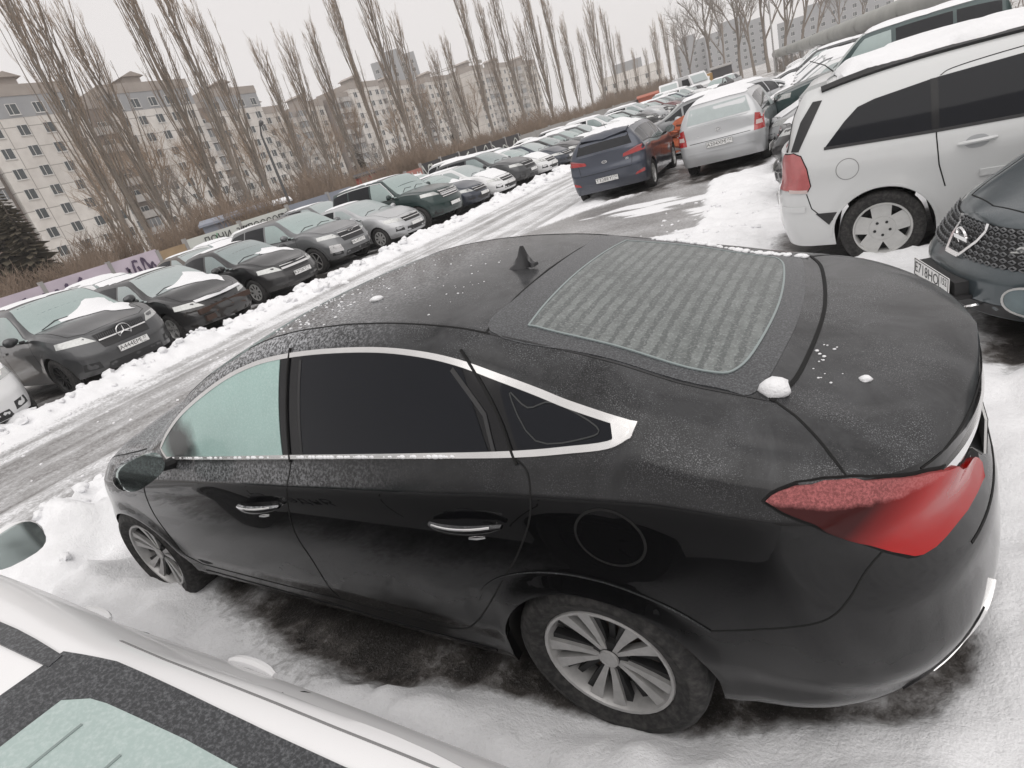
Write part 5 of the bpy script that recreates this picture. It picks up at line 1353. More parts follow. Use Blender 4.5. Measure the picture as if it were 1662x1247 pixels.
def terrain(x, y):
    n1 = fbm(x, y, .8, 4); n2 = fbm(x + 31, y, 3.2, 4); n3 = fbm(x, y + 77, 9.0, 3)
    edge = (n1 - .5) * 1.2 + (n2 - .5) * .5
    h = .015 + .05 * (n1 - .3) + .045 * (n2 - .5) + .02 * (n3 - .5); s = np.ones_like(x)
    # trodden snow on the parking side
    h = h + .03 + .05 * (n2 - .5) + .035 * (n3 - .5)
    s = s - .16 * smooth01(.52, .66, fbm(x + 50, y + 20, 1.4, 4))
    # icy road with ruts along y
    road = smooth01(4.9, 5.5, x + edge * .5) * (1 - smooth01(9.15, 9.55, x + edge * .35))
    streak = fbm(x * 3.2, y * .16, 1.0, 4); streak2 = fbm(x * 9, y * .35 + 9, 1.0, 3)
    ruts = .018 * np.sin(x * 6.3 + 2.5 * (fbm(x * .2, y * .06, 1.0, 2) - .5)) + .020 * (streak - .5) + .012 * (streak2 - .5)
    h = h * (1 - road) + (.02 + ruts) * road
    s = s * (1 - road) + (.52 + .50 * (streak - .45) + .25 * (streak2 - .5) + .20 * (n2 - .5)) * road
    # ploughed banks beside the road
    wig = .25 * (fbm(x * 0, y, .25, 3) - .5)
    lump = .55 + .9 * (fbm(x, y, 2.3, 4) - .35)
    big = .6 + .9 * (fbm(x * .3, y, .55, 2) - .3)
    rough = .72 + .75 * (fbm(x + 3, y, 6.5, 4, .6) - .3)
    def bank(c, wd, hh): return np.exp(-((x - c - wig) / wd)**2) * hh * np.clip(lump * big, .12, 2) * rough
    b1 = bank(9.85, .34, .40) + .5 * bank(10.35, .22, .22)
    b2 = bank(4.75, .40, .22) * (1 - box_mask(x, y, 1, 6.5, -11.2, -5.5, .5)) * (1 - .7 * smooth01(-4, -2.5, y) * (1 - smooth01(-.5, .4, y)))
    h = h + b1 + b2; s = np.maximum(s, np.clip((b1 + b2) * 14 - .15, 0, 1))
    # under the front row: slush and dark ground
    under = smooth01(10.55, 10.9, x + edge * .25)
    s = s * (1 - under) + under * np.clip(.30 + 1.5 * (n1 - .5) + .8 * (n2 - .5), 0, .8); h = h * (1 - under) + under * (.012 + .04 * (n2 - .4))
    # bare wet patch where a car stood
    d = poly_dist(x, y, PUDDLE) + edge * .35
    wet = 1 - smooth01(-.12, .10, d)
    s = s * (1 - wet) + wet * np.clip(.41 + .22 * (fbm(x * .8, y * 2.0, .9, 3) - .5) + .5 * smooth01(.60, .72, fbm(x * .5, y * 1.6, 1.3, 3)), .30, .9); h = h * (1 - wet) + wet * (.004 + .006 * n2)
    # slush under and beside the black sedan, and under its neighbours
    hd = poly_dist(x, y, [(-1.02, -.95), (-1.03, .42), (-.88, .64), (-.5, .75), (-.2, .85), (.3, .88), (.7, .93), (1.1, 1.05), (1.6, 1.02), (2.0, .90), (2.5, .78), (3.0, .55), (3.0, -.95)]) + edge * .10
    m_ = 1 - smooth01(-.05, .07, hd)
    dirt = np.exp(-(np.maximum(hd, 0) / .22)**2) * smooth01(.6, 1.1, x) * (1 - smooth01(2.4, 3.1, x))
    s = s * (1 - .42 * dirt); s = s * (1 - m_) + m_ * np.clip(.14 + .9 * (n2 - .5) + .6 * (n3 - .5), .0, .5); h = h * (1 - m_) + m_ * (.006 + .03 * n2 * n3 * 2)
    for (x0, x1, y0, y1, so, am) in ((-5.2, -1.25, -3.2, -1.5, .25, 1), (-4.4, .12, -5.6, -4.05, .22, 1), (-.55, .1, -4.4, -4.0, .12, .9), (-4, .15, -8.3, -6.9, .3, .8), (-4, .5, -10.9, -9.2, .3, .8), (2.9, 4.6, -14.5, -10.9, .25, .9), (1.1, 3.1, -15, -10.9, .25, .9), (.2, 4.5, 1.55, 3.3, .3, .9)):
        m_ = box_mask(x + edge * .28, y + edge * .22, x0, x1, y0, y1, so) * am
        s = s * (1 - m_) + m_ * np.clip(.16 + .9 * (n2 - .5) + .5 * (n3 - .5), .0, .55); h = h * (1 - m_) + m_ * (.006 + .022 * n2 * n3 * 2)
    # snow heaps round the sedan
    def heap(cx, cy, rx, ry, hh):
        q = ((x - cx) / rx)**2 + ((y - cy) / ry)**2
        return np.exp(-q * 1.3) * hh * (.25 + 1.0 * n2 + .55 * n3)
    hp = heap(4.2, .70, .70, .70, .34) + heap(3.25, 1.12, .75, .25, .17) + heap(2.0, 1.30, .6, .16, .07) + (heap(.70, 1.16, .60, .16, .11) + heap(-.25, 1.12, .65, .17, .10) + heap(-.85, 1.02, .40, .20, .08) + heap(-1.42, .55, .24, .6, .09)) * smooth01(.0, .12, hd) + heap(-1.55, -1.25, .30, .6, .09) + heap(-.95, -3.95, .6, .22, .07) + heap(.9, -5.2, .6, .9, .06)
    h = h + hp; s = np.maximum(s, np.clip(hp * 17 - .35 + (n2 - .5) * .8, 0, 1))
    return np.maximum(h, .004), np.clip(s, 0, 1)
def ground_mat():
    b = NB('snow_and_slush'); oc = b.coord()
    at = b.n('ShaderNodeAttribute', attribute_name='snow')
    f = b.noise(26, 6, .65, oc); g = b.noise(4, 5, .6, oc); f2 = b.noise(90, 4, .65, oc)
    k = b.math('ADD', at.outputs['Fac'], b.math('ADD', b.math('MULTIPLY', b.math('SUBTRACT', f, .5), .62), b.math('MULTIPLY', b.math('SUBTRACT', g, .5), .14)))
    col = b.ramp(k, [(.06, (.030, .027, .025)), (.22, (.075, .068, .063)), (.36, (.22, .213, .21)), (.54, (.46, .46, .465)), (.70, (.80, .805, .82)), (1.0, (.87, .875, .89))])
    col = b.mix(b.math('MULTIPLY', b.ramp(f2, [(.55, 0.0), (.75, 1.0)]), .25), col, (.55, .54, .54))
    ro = b.ramp(k, [(.08, .30), (.35, .38), (.70, .75)])
    b.set(base_color=col, roughness=ro, specular_ior_level=.4)
    b.bump(b.math('ADD', f, b.math('MULTIPLY', f2, .5)), .55, .018)
    return b.m
def grid_ground(name, xs, ys, mat):
    X, Y = np.meshgrid(xs, ys, indexing='ij'); h, s = terrain(X, Y)
    nx, ny = X.shape
    me = bpy.data.meshes.new(name)
    co = np.stack([X, Y, h], -1).reshape(-1, 3)
    idx = np.arange(nx * ny).reshape(nx, ny)
    q = np.stack([idx[:-1, :-1], idx[1:, :-1], idx[1:, 1:], idx[:-1, 1:]], -1).reshape(-1, 4)
    me.vertices.add(len(co)); me.vertices.foreach_set('co', co.ravel())
    me.loops.add(q.size); me.loops.foreach_set('vertex_index', q.ravel())
    me.polygons.add(len(q)); me.polygons.foreach_set('loop_start', np.arange(0, q.size, 4)); me.polygons.foreach_set('loop_total', np.full(len(q), 4))
    me.polygons.foreach_set('use_smooth', np.ones(len(q), bool))
    me.update(calc_edges=True); me.validate()
    a = me.attributes.new('snow', 'FLOAT', 'POINT'); a.data.foreach_set('value', s.ravel().astype(np.float32))
    me.materials.append(mat)
    return link(bpy.data.objects.new(name, me))
def ground_all():
    gm = ground_mat()
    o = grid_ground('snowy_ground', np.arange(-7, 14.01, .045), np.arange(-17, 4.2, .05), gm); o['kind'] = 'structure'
    o = grid_ground('snowy_road', np.arange(-7, 14.01, .14), np.arange(-75, -16.95, .20), gm); o['kind'] = 'structure'
    b = NB('far_snow'); f = b.noise(.35, 8, .6); g2 = b.noise(3, 6, .6)
    b.set(base_color=b.ramp(b.math('ADD', b.math('MULTIPLY', f, .7), b.math('MULTIPLY', g2, .3)), [(.40, (.16, .135, .115)), (.52, (.55, .54, .53)), (.62, (.80, .80, .81))]), roughness=.9)
    o = add('ground', [(-900, -1500, -.004), (1500, -1500, -.004), (1500, 300, -.004), (-900, 300, -.004)], [(0, 1, 2, 3)], b.m); o['kind'] = 'structure'
    # clods on the banks
    m = MB(); rn = random.Random(5)
    bm = bmesh.new(); bmesh.ops.create_icosphere(bm, subdivisions=2, radius=1); iv = [v.co.copy() for v in bm.verts]; fi = [[v.index for v in f.verts] for f in bm.faces]; bm.free()
    spots = []
    for i in range(520):
        y = -1.0 * rn.random()**1.5 * 34 + 1.2; x = 9.85 + rn.gauss(0, .26); spots.append((x, y, .02 + .09 * rn.random()**2.5))
    for i in range(240): spots.append((4.7 + rn.gauss(0, .3), rn.uniform(-4.5, 2.5), rn.uniform(.015, .06)))
    for i in range(110): spots.append((rn.uniform(5.2, 9.4), rn.uniform(-9, 1.5), rn.uniform(.008, .028)))
    for i in range(80): spots.append((rn.uniform(.2, 2.4), rn.uniform(-9, -3.5), rn.uniform(.01, .04)))
    P = np.array([s_[:2] for s_ in spots]); hh, _ = terrain(P[:, 0], P[:, 1])
    for (x, y, r_), z in zip(spots, hh):
        sd = rn.random() * 50
        V = [(x + v.x * r_ * 1.3 * (1 + .8 * noise.noise(v * 1.7 + Vector((sd, 0, 0)))), y + v.y * r_ * (1 + .8 * noise.noise(v * 1.7 + Vector((0, sd, 0)))), z + r_ * .10 + v.z * r_ * .75 * (1 + .8 * noise.noise(v * 1.7 + Vector((0, 0, sd))))) for v in iv]
        m.put(V, fi)
    o = m.build('snow_clods', M_SNOW, None, True, 70); tag(o, 'lumps of ploughed snow strewn along the banks and the icy road', 'snow', None, 'stuff')
    # loose bits on the sedan: one lump by the rear screen, chips on roof and boot
def hero_snow(root, S):
    rn = random.Random(9)
    bm = bmesh.new(); bmesh.ops.create_icosphere(bm, subdivisions=2, radius=1); iv = [v.co.copy() for v in bm.verts]; fi = [[v.index for v in f.verts] for f in bm.faces]; bm.free()
    def lump(m, x, y, r_, flat=.6):
        l, n = S.hit('T', x, y); sd = rn.random() * 40
        m.put([(l.x + v.x * r_ * (1 + .45 * noise.noise(v * 1.6 + Vector((sd, 0, 0)))), l.y + v.y * r_ * .8 * (1 + .45 * noise.noise(v * 1.6 + Vector((0, sd, 0)))), l.z + r_ * flat * .45 + v.z * r_ * flat) for v in iv], fi)
    m = MB(); lump(m, -.545, .585, .040, .75); m.build('snow_lump', M_SNOW, root, True, 70)
    m = MB(); lump(m, -.745, .44, .016); m.build('snow_lump', M_SNOW, root, True, 70)
    m = MB(); lump(m, .965, .33, .030, .4); m.build('snow_lump', M_SNOW, root, True, 70)
    m = MB()
    for i in range(70):
        x = rn.uniform(.45, 1.45); y = rn.uniform(-.3, .56); lump(m, x, y, rn.uniform(.0018, .0048), .6)
    for i in range(60): lump(m, rn.uniform(1.0, 1.5), rn.uniform(.1, .58), rn.uniform(.003, .008), .5)
    for i in range(16): lump(m, rn.uniform(-.72, -.62), rn.uniform(.25, .5), .002 + .006 * rn.random()**2, .6)
    for i in range(110):
        t = rn.random(); x = .1 - .63 * t; lump(m, x, -.575 - .02 * rn.random() - .02 * t, rn.uniform(.008, .020), .5)
    o = m.build('snow_crumbs', M_SNOW, root, True, 70); o['kind'] = 'stuff'
    # ledge of snow under the side glass
    m = MB()
    for i in range(90):
        x = rn.uniform(.3, 2.05) if rn.random() < .8 else rn.uniform(.75, 1.05); z = float(np.interp(x, [.12, .484, 1.176, 2.12], [1.083, 1.069, 1.041, .998]))
        l, n = S.hit('L', x, z + .004); r_ = rn.uniform(.003, .0085)
        m.put([(l.x + v.x * r_ * 1.6, l.y + .006 + v.y * r_ * .8, l.z + v.z * r_) for v in iv], fi)
    o = m.build('snow_ledge', M_SNOW, root, True, 70); o['kind'] = 'stuff'

# ------------------------------------------------------------------ trees
def bark(name, c1, c2):
    b = NB(name); f = b.noise(5, 5); b.set(base_color=b.mix(f, c1, c2), roughness=.9); return b.m
M_BARK = bark('poplar_bark', (.15, .125, .105), (.30, .26, .22))
M_TWIG = bark('twigs', (.27, .20, .145), (.43, .335, .255))
M_TWIG2 = bark('grey_twigs', (.18, .155, .135), (.30, .265, .235))
M_SHRUB = bark('brown_brush', (.20, .145, .105), (.36, .28, .215))
def poplar_mesh(seed, H=21.0, spread=2.1, limbs=46, twigs=12):
    rn = random.Random(seed); t = MB(); c = MB()
    tr = [(rn.gauss(0, .06) * i, rn.gauss(0, .06) * i, H * .93 * i / 7) for i in range(8)]
    t.tube(tr, [.24 * (1 - i / 7.6) + .02 for i in range(8)], 7)
    for i in range(limbs):
        u = .06 + .80 * (i + rn.random()) / limbs; z0 = H * u
        k = u * 7 * .93 / .93; a = int(min(6, k)); f = k - a
        bx = tr[a][0] * (1 - f) + tr[a + 1][0] * f; by = tr[a][1] * (1 - f) + tr[a + 1][1] * f
        az = rn.uniform(0, 2 * PI); L = (H - z0) * rn.uniform(.45, .85) * (1.0 if u > .2 else .8) + 1.0
        out = spread * rn.uniform(.35, 1.0) * (1 - .55 * u)
        P = [Vector((bx, by, z0))]
        for s_ in range(1, 6):
            q = s_ / 5; r_ = out * (1 - (1 - q)**2.0)
            P.append(Vector((bx + math.cos(az) * r_ + rn.gauss(0, .06), by + math.sin(az) * r_ + rn.gauss(0, .06), z0 + L * q**1.08)))
        r0 = .060 * (1 - .65 * u) + .016
        t.tube(P, [r0 * (1 - .80 * s_ / 5) + .006 for s_ in range(6)], 4, cap=False)
        for j in range(twigs):
            q = rn.uniform(.12, .98); s_ = min(4, int(q * 5)); f = q * 5 - s_; p = P[s_] * (1 - f) + P[s_ + 1] * f
            az2 = az + rn.gauss(0, 1.3); l = rn.uniform(.7, 2.0) * (1 - .35 * q); o = l * rn.uniform(.16, .42)
            d = Vector((math.cos(az2) * o, math.sin(az2) * o, l))
            w1 = Vector((math.cos(az2), math.sin(az2), 0)) * o * .25
            c.tube([p, p + d * .5 + w1, p + d], [.015, .011, .005], 3, cap=False)
            for jj in range(2):
                p2 = p + d * rn.uniform(.2, .7); az3 = rn.uniform(0, 2 * PI); l2 = l * rn.uniform(.35, .6)
                c.tube([p2, p2 + Vector((math.cos(az3) * l2 * .35, math.sin(az3) * l2 * .35, l2))], [.009, .004], 3, cap=False)
    return t.mesh('trunk', [M_BARK], True, 60), c.mesh('crown', [M_TWIG], True, 60)
def bare_tree_mesh(seed, H=15.0, spread=5.0, mat=None):
    rn = random.Random(seed); t = MB(); c = MB()
    def grow(p, d, L, r_, lev):
        pts = [p]; q = p
        for i in range(4):
            d = (d + Vector((rn.gauss(0, .10), rn.gauss(0, .10), rn.gauss(.05, .06)))).normalized(); q = q + d * (L / 4); pts.append(q)
        (t if lev < 2 else c).tube(pts, [r_ * (1 - .16 * i) for i in range(5)], 6 if lev == 0 else (4 if lev < 2 else 3), cap=False)
        if lev >= 4: return
        n = (5, 5, 5, 4)[lev]
        for i in range(n):
            f = rn.uniform(.35, 1.0); k = min(3, int(f * 4)); b0 = pts[k] * (1 - (f * 4 - k)) + pts[k + 1] * (f * 4 - k)
            ax = Vector((rn.gauss(0, 1), rn.gauss(0, 1), rn.gauss(.25, .3))).normalized()
            nd = (d * .75 + ax * (.62 if lev < 3 else .8)).normalized()
            grow(b0, nd, L * rn.uniform(.48, .70), r_ * (.52 if lev < 2 else .5), lev + 1)
    grow(Vector((0, 0, 0)), Vector((0, 0, 1)), H * .42, H * .013, 0)
    return t.mesh('trunk', [M_BARK], True, 60), c.mesh('crown', [mat or M_TWIG2], True, 60)
def shrub_mesh(seed, H=3.0, wd=2.2, n=150):
    rn = random.Random(seed); c = MB()
    for i in range(n):
        a = rn.uniform(0, 2 * PI); r0 = rn.random()**.6 * wd * .55; p = Vector((math.cos(a) * r0, math.sin(a) * r0, 0))
        h = H * rn.uniform(.5, 1.0); a2 = a + rn.gauss(0, .7); o = rn.uniform(.1, .45) * wd * .7
        d = Vector((math.cos(a2) * o, math.sin(a2) * o, h))
        c.tube([p, p + d * .5 + Vector((rn.gauss(0, .1), rn.gauss(0, .1), 0)), p + d], [.026, .018, .006], 3, cap=False)
        for j in range(5):
            q = p + d * rn.uniform(.3, .9); a3 = rn.uniform(0, 2 * PI); l = h * rn.uniform(.15, .35)
            c.tube([q, q + Vector((math.cos(a3) * l * .6, math.sin(a3) * l * .6, l * .8))], [.014, .005], 3, cap=False)
    return c.mesh('branches', [M_SHRUB], True, 60)
def spruce_mesh(seed, H=9.0):
    rn = random.Random(seed); c = MB(); t = MB().tube([(0, 0, 0), (0, 0, H)], [.16, .02], 6)
    for i in range(46):
        u = i / 46; z = H * (.08 + .92 * u); L = (1 - u) * 2.3 + .15
        for k in range(9):
            a = rn.uniform(0, 2 * PI); l = L * rn.uniform(.7, 1.05); dz = -.28 * l
            e = Vector((math.cos(a) * l, math.sin(a) * l, dz)); s_ = Vector((-math.sin(a), math.cos(a), 0)) * l * .17; p = Vector((0, 0, z))
            c.put([p, p + e * .55 + s_, p + e, p + e * .55 - s_, p + e * .6 + Vector((0, 0, -.18 * l))], [(0, 1, 2, 3), (0, 4, 2)])
    return t.mesh('trunk', [M_BARK]), c.mesh('crown', [simple('spruce_needles', (.075, .062, .040), .9, var=.4, scale=3)])
def plant_tree(name, meshes, loc, sc, rz, label, group, cat='tree'):
    r_ = empty(name, loc, rz, label, cat, group); r_.scale = (sc[0], sc[0], sc[1])
    for nm, me in meshes: link(bpy.data.objects.new(nm, me), r_)
    return r_
def trees():
    rn = random.Random(3)
    pv = [poplar_mesh(s_, 21, sp, l) for s_, sp, l in ((1, 1.75, 32), (2, 1.4, 27), (3, 2.0, 36), (4, 1.5, 30), (5, 1.25, 25))]
    g = 'bare poplars in a row behind the fence'
    # picture column of each top edge or trunk foot, and height; the row stands about 50 m beyond the fence line
    cols = [(40, 22.5, 46), (78, 20.5, 47), (128, 21, 52), (238, 25, 50), (290, 23, 46), (330, 22, 54), (408, 19, 56), (455, 20.5, 58), (505, 21.5, 58), (560, 24, 52), (612, 26, 52), (648, 22, 56),
            (690, 18, 58), (720, 19, 56), (758, 25, 50), (790, 23, 52), (818, 25.5, 50), (846, 21, 54), (868, 26, 50), (893, 25, 50), (916, 20.5, 52), (940, 19, 54), (962, 23.5, 50), (985, 22, 50), (1003, 18, 52), (1022, 14, 54), (1042, 14, 54), (1060, 19, 50), (1078, 21, 49), (1094, 19, 49)]
    for i, (px, H, X) in enumerate(cols):
        d = ray(px, 60); t_ = (X - CAM[0]) / d.x; y = CAM[1] + d.y * t_
        # follow the lean: use the foot of a vertical through that column at the skyline
        near = ('tallest', 'slender', 'broad', 'forked', 'thin')[i % 5]
        lb = 'bare %s poplar, number %s from the left in the row behind the fence' % (near, ('one', 'two', 'three', 'four', 'five', 'six', 'seven', 'eight', 'nine', 'ten', 'eleven', 'twelve', 'thirteen', 'fourteen', 'fifteen', 'sixteen', 'seventeen', 'eighteen', 'nineteen', 'twenty', 'twenty-one', 'twenty-two', 'twenty-three', 'twenty-four', 'twenty-five', 'twenty-six', 'twenty-seven', 'twenty-eight', 'twenty-nine', 'thirty')[i])
        lb = lb.replace('tallest', 'tall')
        tr_, cr = pv[i % 5]; sc = H / 21.0
        plant_tree('poplar_tree', (('trunk', tr_), ('crown', cr)), (X, y, 0), (sc * .95, sc), rn.uniform(0, 6), lb, g)
    bt = [bare_tree_mesh(s_, 15, 5) for s_ in (11, 12, 13)]; bt2 = [bare_tree_mesh(s_, 15, 5, M_TWIG) for s_ in (14, 15)]
    g2 = 'spreading bare trees at the far end'
    for i, (px, dist, H) in enumerate([(1118, 150, 22), (1150, 140, 26), (1172, 155, 24), (1200, 120, 24), (1222, 110, 20), (1246, 100, 21), (1275, 105, 20), (1300, 110, 20), (1325, 130, 20), (1365, 160, 18), (1400, 160, 18), (700, 80, 9), (560, 70, 8), (395, 68, 9), (180, 58, 9), (300, 60, 8), (30, 62, 13), (75, 66, 12), (135, 70, 15), (165, 76, 13), (215, 74, 15), (262, 70, 12), (345, 78, 14), (425, 84, 13), (480, 88, 14), (530, 90, 13), (640, 98, 13), (670, 100, 14), (745, 110, 14), (600, 96, 12)]):
        d = ray(px, 90); hd = math.hypot(d.x, d.y); x, y = CAM[0] + d.x / hd * dist, CAM[1] + d.y / hd * dist
        tr_, cr = bt[i % 3] if i < 16 else bt2[i % 2]; sc = H / 13.0
        lab = ('leftmost', 'second', 'third', 'fourth', 'fifth', 'sixth', 'seventh', 'eighth', 'ninth', 'tenth', 'rightmost')[i] if i < 11 else ''
        plant_tree('bare_tree', (('trunk', tr_), ('crown', cr)), (x, y, 0), (sc * .8, sc), rn.uniform(0, 6), ('spreading bare tree on the right skyline, %s of its clump' % lab) if i < 11 else ('low bare tree in front of the flats, %s' % ('right of the red kiosk', 'above the silver sedan', 'beside the street lamp', 'left of the white banner', 'right above the lettered banner')[i - 11]) if i < 16 else ('brown twiggy tree before the flats, number %s counted from the left' % ('one', 'two', 'three', 'four', 'five', 'six', 'seven', 'eight', 'nine', 'ten', 'twelve', 'thirteen', 'fourteen', 'eleven')[i - 16]), g2)
    # brush along the fence and at the feet of the poplars: a mass nobody could count
    sm = [shrub_mesh(s_) for s_ in (21, 22, 23)]
    V = []; F = []; off = 0
    for i in range(330):
        me = sm[i % 3]; n = len(me.vertices); co = np.empty(n * 3); me.vertices.foreach_get('co', co); co = co.reshape(-1, 3)
        y = -rn.random()**1.15 * 165 + 2; x = rn.uniform(28, 52) if i % 3 else rn.uniform(27, 33); a = rn.uniform(0, 6); s_ = rn.uniform(.5, 1.45) * (1.15 if x > 38 else .72)
        c_, s2 = math.cos(a) * s_, math.sin(a) * s_
        V.append(np.stack([co[:, 0] * c_ - co[:, 1] * s2 + x, co[:, 0] * s2 + co[:, 1] * c_ + y, co[:, 2] * s_], -1))
        ln = len(me.loops); vi = np.empty(ln, int); me.loops.foreach_get('vertex_index', vi); F.append(vi + off); off += n
    V = np.concatenate(V); F = np.concatenate(F)
    me = bpy.data.meshes.new('brush'); me.vertices.add(len(V)); me.vertices.foreach_set('co', V.ravel()); me.loops.add(len(F)); me.loops.foreach_set('vertex_index', F)
    me.polygons.add(len(F) // 4); me.polygons.foreach_set('loop_start', np.arange(0, len(F), 4)); me.polygons.foreach_set('loop_total', np.full(len(F) // 4, 4)); me.update(calc_edges=True); me.materials.append(M_SHRUB)
    o = link(bpy.data.objects.new('bare_brush', me)); tag(o, 'brown leafless brush filling the strip behind the fence', 'brush', None, 'stuff')
    for i, (px, X, H, w_) in enumerate([(8, 40, 11, 'taller'), (44, 38, 7.5, 'shorter')]):
        d = ray(px, 400); t_ = (X - CAM[0]) / d.x
        a, b = spruce_mesh(31 + i)
        plant_tree('spruce_tree', (('trunk', a), ('crown', b)), (X, CAM[1] + d.y * t_, 0), (H / 9, H / 9), 0, '%s dark spruce at the left edge in front of the flats' % w_, 'spruces at the left edge')
    for i, (px, X) in enumerate([(732, 60), (560, 60)]):
        d = ray(px, 200); t_ = (X - CAM[0]) / d.x; a, b = spruce_mesh(41 + i)
        plant_tree('spruce_tree', (('trunk', a), ('crown', b)), (X, CAM[1] + d.y * t_, 0), (.8, .9), 0, ('dark spruce between the poplars left of the crane' if i == 0 else 'dark spruce half hidden among the poplars in the middle'), 'spruces among the poplars')

# ------------------------------------------------------------------ flats
def wall_mat(name, c1, c2, joint=(.30, .28, .26)):
    b = NB(name); oc = b.coord()
    mp = b.n('ShaderNodeMapping'); mp.inputs['Rotation'].default_value = (0, R(-90), R(0)); b.L(oc, mp.inputs[0])
    sp = b.n('ShaderNodeSeparateXYZ'); b.L(oc, sp.inputs[0]); cb = b.n('ShaderNodeCombineXYZ'); b.L(sp.outputs[1], cb.inputs[0]); b.L(sp.outputs[2], cb.inputs[1])
    br = b.n('ShaderNodeTexBrick'); br.offset = 0; br.inputs['Scale'].default_value = 1.0; br.inputs['Brick Width'].default_value = 3.2; br.inputs['Row Height'].default_value = 2.8; br.inputs['Mortar Size'].default_value = .06
    br.inputs['Color1'].default_value = (*c1, 1); br.inputs['Color2'].default_value = (*c2, 1); br.inputs['Mortar'].default_value = (*joint, 1)
    b.L(cb.outputs[0], br.inputs['Vector'])
    st = b.noise(.5, 6, .65, oc)
    b.set(base_color=b.mix(b.ramp(st, [(.35, .0), (.75, .40)]), br.outputs['Color'], (.30, .27, .24)), roughness=.9); return b.m
def flats():
    M_W = wall_mat('pale_panel_wall', (.74, .71, .67), (.64, .61, .575)); M_W2 = wall_mat('warm_panel_wall', (.66, .62, .575), (.56, .525, .485))
    M_TOPB = simple('blue_grey_storey', (.31, .315, .325), .9, var=.12, scale=.6); M_LOG = simple('brown_loggia', (.22, .18, .155), .9, var=.35, scale=.8)
    M_PAR = simple('roof_parapet', (.33, .29, .26), .9, var=.25, scale=.5); M_PANE = simple('window_pane', (.045, .055, .06), .15); M_FRAME = simple('window_frame', (.62, .61, .59), .6)
    M_BALC = simple('balcony_panel', (.42, .40, .38), .8, var=.35, scale=1.5); M_BAL2 = simple('balcony_glazing', (.16, .17, .18), .3, var=.3, scale=1.2)
    # window: frame standing 6 cm proud with a sunk pane, seen from -x
    m = MB()
    for (y0, y1, z0, z1) in ((-.75, -.67, 0, 1.5), (.67, .75, 0, 1.5), (-.67, .67, 0, .08), (-.67, .67, 1.42, 1.5), (.10, .17, .08, 1.42)): m.box(-.07, .02, y0, y1, z0, z1, 0)
    m.box(-.012, .02, -.67, .67, .08, 1.42, 1); m.box(-.16, .0, -.80, .80, -.06, 0, 0)
    WIN = m.mesh('window', [M_FRAME, M_PANE])
    m = MB(); m.box(-1.0, 0, -1.6, 1.6, -.14, 0, 0); m.box(-1.0, -.93, -1.6, 1.6, 0, 1.05, 1); m.box(-.93, 0, -1.6, -1.53, 0, 1.05, 1); m.box(-.93, 0, 1.53, 1.6, 0, 1.05, 1); m.box(-.85, -.80, -1.5, 1.5, 1.05, 2.45, 2)
    for y in (-1.2, -.4, .4, 1.2): m.box(-.88, -.80, y - .04, y + .04, 1.05, 2.45, 0)
    BAL = m.mesh('balcony', [M_FRAME, M_BALC, M_BAL2])
    m = MB(); m.box(-1.0, 0, -1.6, 1.6, -.14, 0, 0); m.box(-1.0, -.93, -1.6, 1.6, 0, 1.05, 0); m.box(-.93, 0, -1.6, -1.53, 0, 1.05, 0); m.box(-.93, 0, 1.53, 1.6, 0, 1.05, 0)
    BAL2 = m.mesh('balcony', [M_BALC])
    rn = random.Random(8)
    def block(name, label, x, y0, y1, floors, plain_w, rot=0.0, top=True, warm=False, depth=12):
        """panel block along y: proud plain bays with windows, recessed bays of balconies"""
        o = empty(name, (x, (y0 + y1) / 2, 0), rot, label, 'building', 'panel apartment blocks behind the poplars')
        L = abs(y1 - y0); a = -L / 2; fh = 2.8; H = floors * fh + 1.2; k = 0
        wall = MB(); bays = []
        while a < L / 2 - 2:
            w_ = min(plain_w if k % 2 == 0 else 9.6, L / 2 - a); bays.append((a, a + w_, k % 2)); a += w_; k += 1
        for (b0, b1, kd) in bays:
            if kd == 0:
                link(bpy.data.objects.new('wall', MB().box(-1.2, depth, b0, b1, 0, H - fh if top else H).mesh('wall', [M_W2 if warm else M_W])), o)
                if top: MB().box(-1.25, depth, b0 - .02, b1 + .02, H - fh + .002, H).build('top_storey', M_TOPB, o)
                MB().box(-1.35, depth, b0 - .1, b1 + .1, H + .002, H + 1.5).build('parapet', M_PAR, o)
                # lift house on the roof
                c_ = (b0 + b1) / 2 + rn.uniform(-1.5, 1.5); p = MB().box(2, 6, c_ - 1.5, c_ + 1.5, H + 1.502, H + 3.2); p.put([(1.4, c_ - 2.1, H + 3.2), (6.6, c_ - 2.1, H + 3.2), (6.6, c_ + 2.1, H + 3.2), (1.4, c_ + 2.1, H + 3.2), (1.4, c_, H + 4.0), (6.6, c_, H + 4.0)], [(0, 1, 5, 4), (2, 3, 4, 5), (0, 4, 3), (1, 2, 5), (0, 3, 2, 1)]); p.build('lift_house', M_PAR, o)
                nc = max(2, int((b1 - b0) / 3.1))
                for fl in range(floors):
                    for c in range(nc):
                        wn = link(bpy.data.objects.new('window', WIN), o); wn.location = (-1.205 if fl < floors - 1 or not top else -1.255, b0 + (c + .5) * (b1 - b0) / nc, fl * fh + 1.55)
            else:
                link(bpy.data.objects.new('wall', MB().box(0, depth, b0, b1, 0, H - 1.6).mesh('wall', [M_LOG if not warm else M_W2])), o)
                MB().box(-.1, depth, b0, b1, H - 1.598, H - .4).build('parapet', M_PAR, o)
                for fl in range(floors - (1 if top else 0)):
                    for c in (-.25, .25):
                        bl = link(bpy.data.objects.new('balcony', BAL if rn.random() < .55 else BAL2), o); bl.location = (-.005, (b0 + b1) / 2 + c * (b1 - b0), fl * fh + 1.15)
                        wn = link(bpy.data.objects.new('window', WIN), o); wn.location = (-.004, (b0 + b1) / 2 + c * (b1 - b0), fl * fh + 1.6)
        return o
